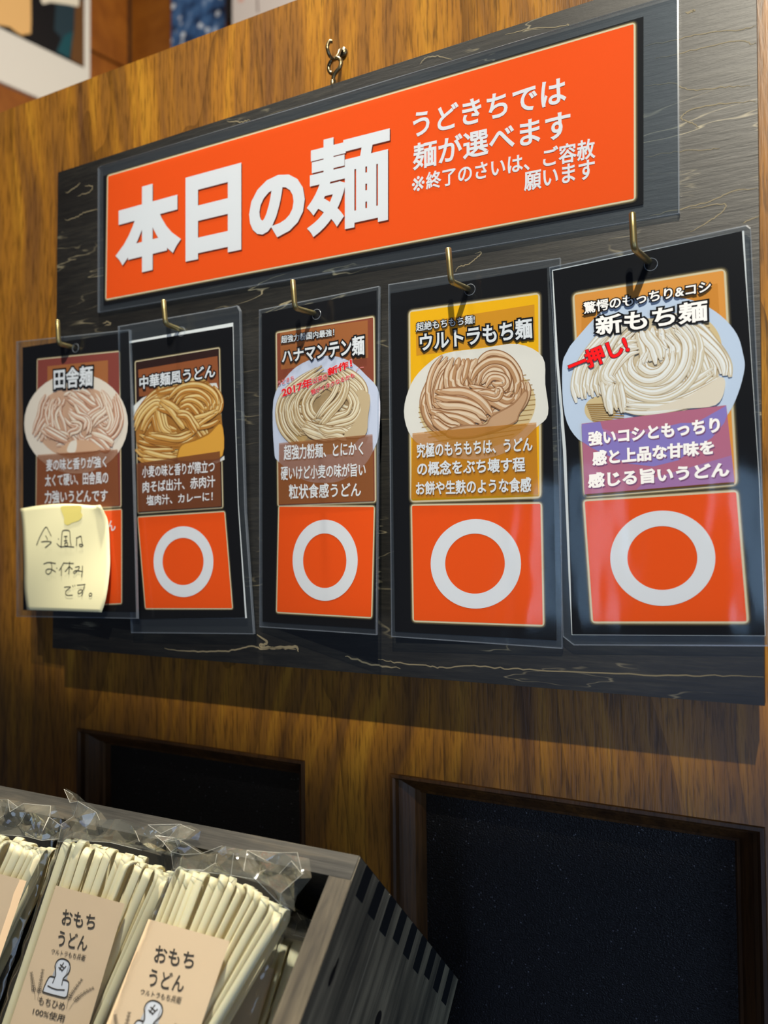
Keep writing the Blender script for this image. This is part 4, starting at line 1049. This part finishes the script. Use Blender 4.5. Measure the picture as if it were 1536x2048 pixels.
def bag(parent, fr, x0, x1, fin_px, length, seed, creases=()):
    rnd = random.Random(seed)
    b = Build(); nx, ny = 12, 26
    def q_at(i, j):
        s_ = i / nx
        edge = min(s_, 1 - s_)
        return 0.0062 - (0.010 * (1 - edge / 0.10) if edge < 0.10 else 0) + rnd.uniform(-0.0004, 0.0004)
    V = []
    for j in range(ny + 1):
        y = -0.003 + (length + 0.003) * (j / ny)
        for i in range(nx + 1):
            V.append(fr.point((x0 + (x1 - x0) * i / nx + rnd.uniform(-0.0006, 0.0006), y), q_at(i, j)))
    b.add(V, [(j * (nx + 1) + i, (j + 1) * (nx + 1) + i, (j + 1) * (nx + 1) + i + 1, j * (nx + 1) + i + 1) for j in range(ny) for i in range(nx)], 0)
    # crumpled fin at the top
    P2 = [fr.loc(*p) for p in fin_px]; n = len(P2)
    cx = [p[0] for p in P2]; cy = [p[1] for p in P2]
    pts = [Vector(p) for p in P2]
    def inside(x, y):
        c_ = False; j = n - 1
        for i in range(n):
            if (P2[i][1] > y) != (P2[j][1] > y) and x < (P2[j][0] - P2[i][0]) * (y - P2[i][1]) / (P2[j][1] - P2[i][1]) + P2[i][0]: c_ = not c_
            j = i
        return c_
    tries = 0
    while len(pts) < n + 20 and tries < 3000:
        tries += 1
        x, y = rnd.uniform(min(cx), max(cx)), rnd.uniform(min(cy), max(cy))
        if inside(x, y) and all((Vector((x, y)) - q).length > 0.0032 for q in pts): pts.append(Vector((x, y)))
    vs, es, fs, _, _, _ = delaunay_2d_cdt(pts, [(i, (i + 1) % n) for i in range(n)], [], 1, 1e-6)
    for layer, z0 in ((0, 0.002), (1, -0.003)):
        zz = [z0 + rnd.uniform(-0.0042, 0.0042) for _ in vs]
        V = [fr.point((v.x + layer * 0.001, v.y - layer * 0.0006), z) for v, z in zip(vs, zz)]
        b.add(V, [tuple(f) for f in fs], 1)
        if layer == 0:
            for (a, c) in es:
                if rnd.random() < 0.14 or (a < n and c < n and rnd.random() < 0.75):
                    b.tube([V[a], V[c]], 0.00011, 5, 2, cap=False)
    o = b.build('bag', [M_BAG, M_BAGFIN, M_BAGEDGE], parent)
    for p in o.data.polygons: p.use_smooth = p.material_index != 1
    return o

KG = crop(40, 1780, 6.982)
LAB = None
def make_label(parent, fr, ox, oy, layout, text=True, h=0.098):
    """peach label: layout is in label coordinates (metres from its top-left corner)"""
    pr = Print(fr)
    W_ = layout['w']
    T = lambda q: (q[0] + ox, q[1] + oy)
    pr.raw([T(p) for p in [(0, 0), (W_, 0), (W_, h), (0, h)]], [(0, 1, 2, 3)], 0.0042, M_LABEL)
    if text:
        for body, quad, bo_ in layout['text']: pr.text(body, [T(q) for q in quad], 0.0044, M_LABINK, bo_, local=True)
        pr.raw([T(p) for p in layout['stamp']], [tuple(range(len(layout['stamp'])))], 0.00432, M_LABWHITE)
        pr.stroke([T(p) for p in layout['stamp']], 0.00062, 0.00442, M_LABINK, True, True)
        for s_ in layout['lines']: pr.stroke([T(p) for p in s_], 0.00050, 0.00446, M_LABINK, True)
        for s_ in layout['wheat']: pr.stroke([T(p) for p in s_], 0.00015, 0.00446, M_LABINK, True)
    return pr.build('label', parent)

def wheat_lines():
    out = []
    for stem in ([(215, 1535), (212, 1450), (198, 1390), (180, 1270), (162, 1150)], [(250, 1540), (262, 1470), (275, 1400), (300, 1250), (325, 1110)], [(655, 1655), (672, 1570), (700, 1490), (780, 1370), (870, 1245)], [(690, 1665), (740, 1590), (800, 1520), (910, 1430), (1030, 1365)]):
        c = catmull(stem, 6); out.append(c)
        m0 = len(c) // 2 - 3
        for i in range(m0, len(c), 2):
            t_ = c[min(i + 1, len(c) - 1)] - c[i - 1]; t_ /= np.linalg.norm(t_); n_ = np.array([-t_[1], t_[0]])
            sz = 36 * (1 - 0.45 * (i - m0) / (len(c) - m0))
            for sd in (-1, 1):
                a = c[i]; tip = a + t_ * sz * 1.2 + n_ * sd * sz * 0.75
                out.append(catmull([a, a + t_ * sz * 0.4 + n_ * sd * sz * 0.75, tip, a + t_ * sz * 0.9 + n_ * sd * sz * 0.15, a], 3))
    return out

packs = []
SPEC = [  # noodles' top-left pixel, v, w, tilt, noodle width, label x, label y, seed
    ('second', (125, 1673), 0.020, 0.012, 26.0, 0.073),
    ('third', (350, 1734), 0.020, 0.012, 37.0, 0.064),
]
FIN = {0: [(crop(0, 1550, 3.413)(x, y)) for x, y in [(432, 95), (490, 132), (570, 190), (640, 250), (705, 312), (815, 303), (930, 350), (946, 385), (1060, 352), (1230, 336), (1318, 378), (1290, 440), (1130, 455), (1165, 500), (1150, 560), (1000, 520), (800, 470), (600, 450), (415, 460), (430, 335), (505, 285), (487, 190)]],
       1: [(crop(300, 1600, 3.84)(x, y)) for x, y in [(90, 302), (200, 298), (300, 350), (385, 405), (560, 355), (760, 395), (1000, 408), (1168, 430), (1200, 590), (1040, 738), (1060, 840), (1000, 800), (860, 640), (640, 590), (300, 560), (180, 530), (200, 420), (150, 350)]],
       2: [(crop(0, 1550, 3.413)(x, y)) for x, y in [(-120, 180), (0, 168), (112, 180), (146, 225), (122, 262), (205, 204), (345, 210), (385, 300), (420, 350), (430, 440), (330, 455), (180, 420), (0, 410), (-120, 400)]],
       3: [(crop(300, 1600, 3.84)(x, y)) for x, y in [(1000, 770), (1100, 830), (1230, 920), (1290, 950), (1240, 1010), (1200, 1060), (1080, 1030), (1020, 1000)]]}

def make_pack(name_label, top_px, vv, ww, phi, width, nfront, lab_xy, fin, seed, layout=None, lean=0.0, loops=True, labtext=True, topdrop=None, length=0.150):
    fr = pack_frame(top_px[0], top_px[1], vv, ww, phi)
    base = fr.point((width / 2, length), -0.006)
    t = thing('noodle_pack', name_label, 'noodle pack', tuple(base), PACKG)
    rnd = random.Random(seed)
    pitch = width / nfront
    for i in range(nfront):
        b = Build(); s_ = (i + 0.5) / nfront
        drop = topdrop(s_) if topdrop else 0.002 + 0.006 * s_ ** 3
        th = rnd.choice([0.3, 0.5, 0.7, 0.9, 1.05, -0.35]) if loops else 0.1
        noodle(b, fr, pitch * (i + 0.5), drop + rnd.uniform(-0.0015, 0.0015), rnd.uniform(-0.0042, -0.0030), th, pitch * rnd.uniform(0.74, 0.95), rnd.uniform(0.0034, 0.0052), length - 0.012, -lean * max(0, s_ - 0.25))
        b.build('noodle_strand', M_NOOD, t, True)
    for i in range(nfront - 1):
        b = Build(); s_ = (i + 1.0) / nfront
        drop = topdrop(s_) if topdrop else 0.002 + 0.006 * s_ ** 3
        noodle(b, fr, pitch * (i + 1.0), drop + rnd.uniform(-0.002, 0.0015), -0.0125 + rnd.uniform(-0.001, 0.001), rnd.uniform(-0.3, 0.6), pitch * 0.95, rnd.uniform(0.0030, 0.0044), length - 0.014, -lean * max(0, s_ - 0.25))
        b.build('noodle_strand', M_NOOD, t, True)
    bag(t, fr, -0.0035, width + 0.0035, fin, length, seed)
    packs.append((t, fr))
    return t, fr

td = lambda s_: 0.001 + 0.010 * max(0, s_ - 0.45) ** 2 * 3
tA, fA = make_pack('dried noodle pack with a fully readable peach label, spiky clear wrapper on top', (125, 1671), 0.020, -0.004, 26.0, 0.0725, 14, None, FIN[0], 21, lean=0.30)
# label layout measured on this pack
l0 = fA.loc(*(112, 1771), 0.0042); l1 = fA.loc(*(250, 1806), 0.0042)
lu = lambda x, y: fA.loc(*KG(x, y), 0.0042) - l0
LAY = dict(w=float(l1[0] - l0[0]), text=[], stamp=[], lines=[], wheat=[])
for body, quad, bo_ in [('おもち', [(606, 262), (1066, 352), (1042, 556), (583, 480)], 0.012), ('うどん', [(548, 556), (962, 640), (932, 852), (528, 778)], 0.012), ('ウルトラもち兵衛', [(455, 814), (930, 908), (906, 996), (440, 886)], 0.004),
                        ('もちひめ', [(278, 1482), (642, 1572), (620, 1682), (254, 1592)], 0.008), ('100%使用', [(200, 1638), (640, 1742), (610, 1850), (176, 1736)], 0.008)]:
    LAY['text'].append((body, [lu(*p) for p in quad], bo_))
LAY['stamp'] = [lu(*p) for p in catmull([(495, 1213), (500, 1120), (495, 1055), (530, 985), (600, 960), (680, 1000), (705, 1080), (680, 1160), (630, 1210), (606, 1250), (660, 1266), (686, 1310), (668, 1455), (640, 1498), (590, 1497), (345, 1430), (330, 1390), (390, 1250), (430, 1208)], 4, True)]
LAY['lines'] = [[lu(*p) for p in s_] for s_ in ([(493, 1212), (480, 1250), (460, 1300)], [(604, 1250), (595, 1290), (588, 1330)], [(390, 1335), (450, 1368), (520, 1390), (630, 1396)], [(566, 1040), (625, 1096)], [(545, 1078), (600, 1130)], [(618, 1012), (556, 1112)], [(650, 1062), (585, 1135)])]
LAY['wheat'] = [[lu(*p) for p in s_] for s_ in wheat_lines()]
make_label(tA, fA, l0[0], l0[1], LAY)
tB, fB = make_pack('dried noodle pack right of the spiky-topped pack, its peach label cut off at the stamp', (348, 1731), 0.020, -0.004, 37.0, 0.0640, 13, None, FIN[1], 35, lean=0.45, topdrop=lambda s_: 0.0005 + 0.012 * max(0, s_ - 0.5) ** 2 * 3)
p0 = fB.loc(297, 1838, 0.0042); make_label(tB, fB, p0[0], p0[1], LAY)
# leftmost pack, mostly outside the picture
frx = pack_frame(-95, 1650, 0.020, 0.012, 26.0)
tC, fC = make_pack('dried noodle pack cut off by the left edge of the picture', (-92, 1640), 0.020, -0.004, 26.0, 0.0725, 14, None, FIN[2], 47, lean=0.30, topdrop=lambda s_: 0.003 + 0.004 * abs(s_ - 0.5))
p0 = fC.loc(53, 1762, 0.0042); make_label(tC, fC, p0[0] - LAY['w'], p0[1], LAY)
# short pack squeezed in the right corner of the crate
tD, fD = make_pack('dried noodle pack squeezed against the right side of the crate, mostly hidden behind another pack', (520, 1850), 0.050, 0.030, 37.0, 0.043, 7, None, FIN[3], 52, loops=False, topdrop=lambda s_: 0.001 + 0.002 * s_)
p0 = fD.loc(549, 1938, 0.0042); make_label(tD, fD, p0[0] - LAY['w'], p0[1], LAY, text=False)

COL.objects.unlink(_to); bpy.data.objects.remove(_to)
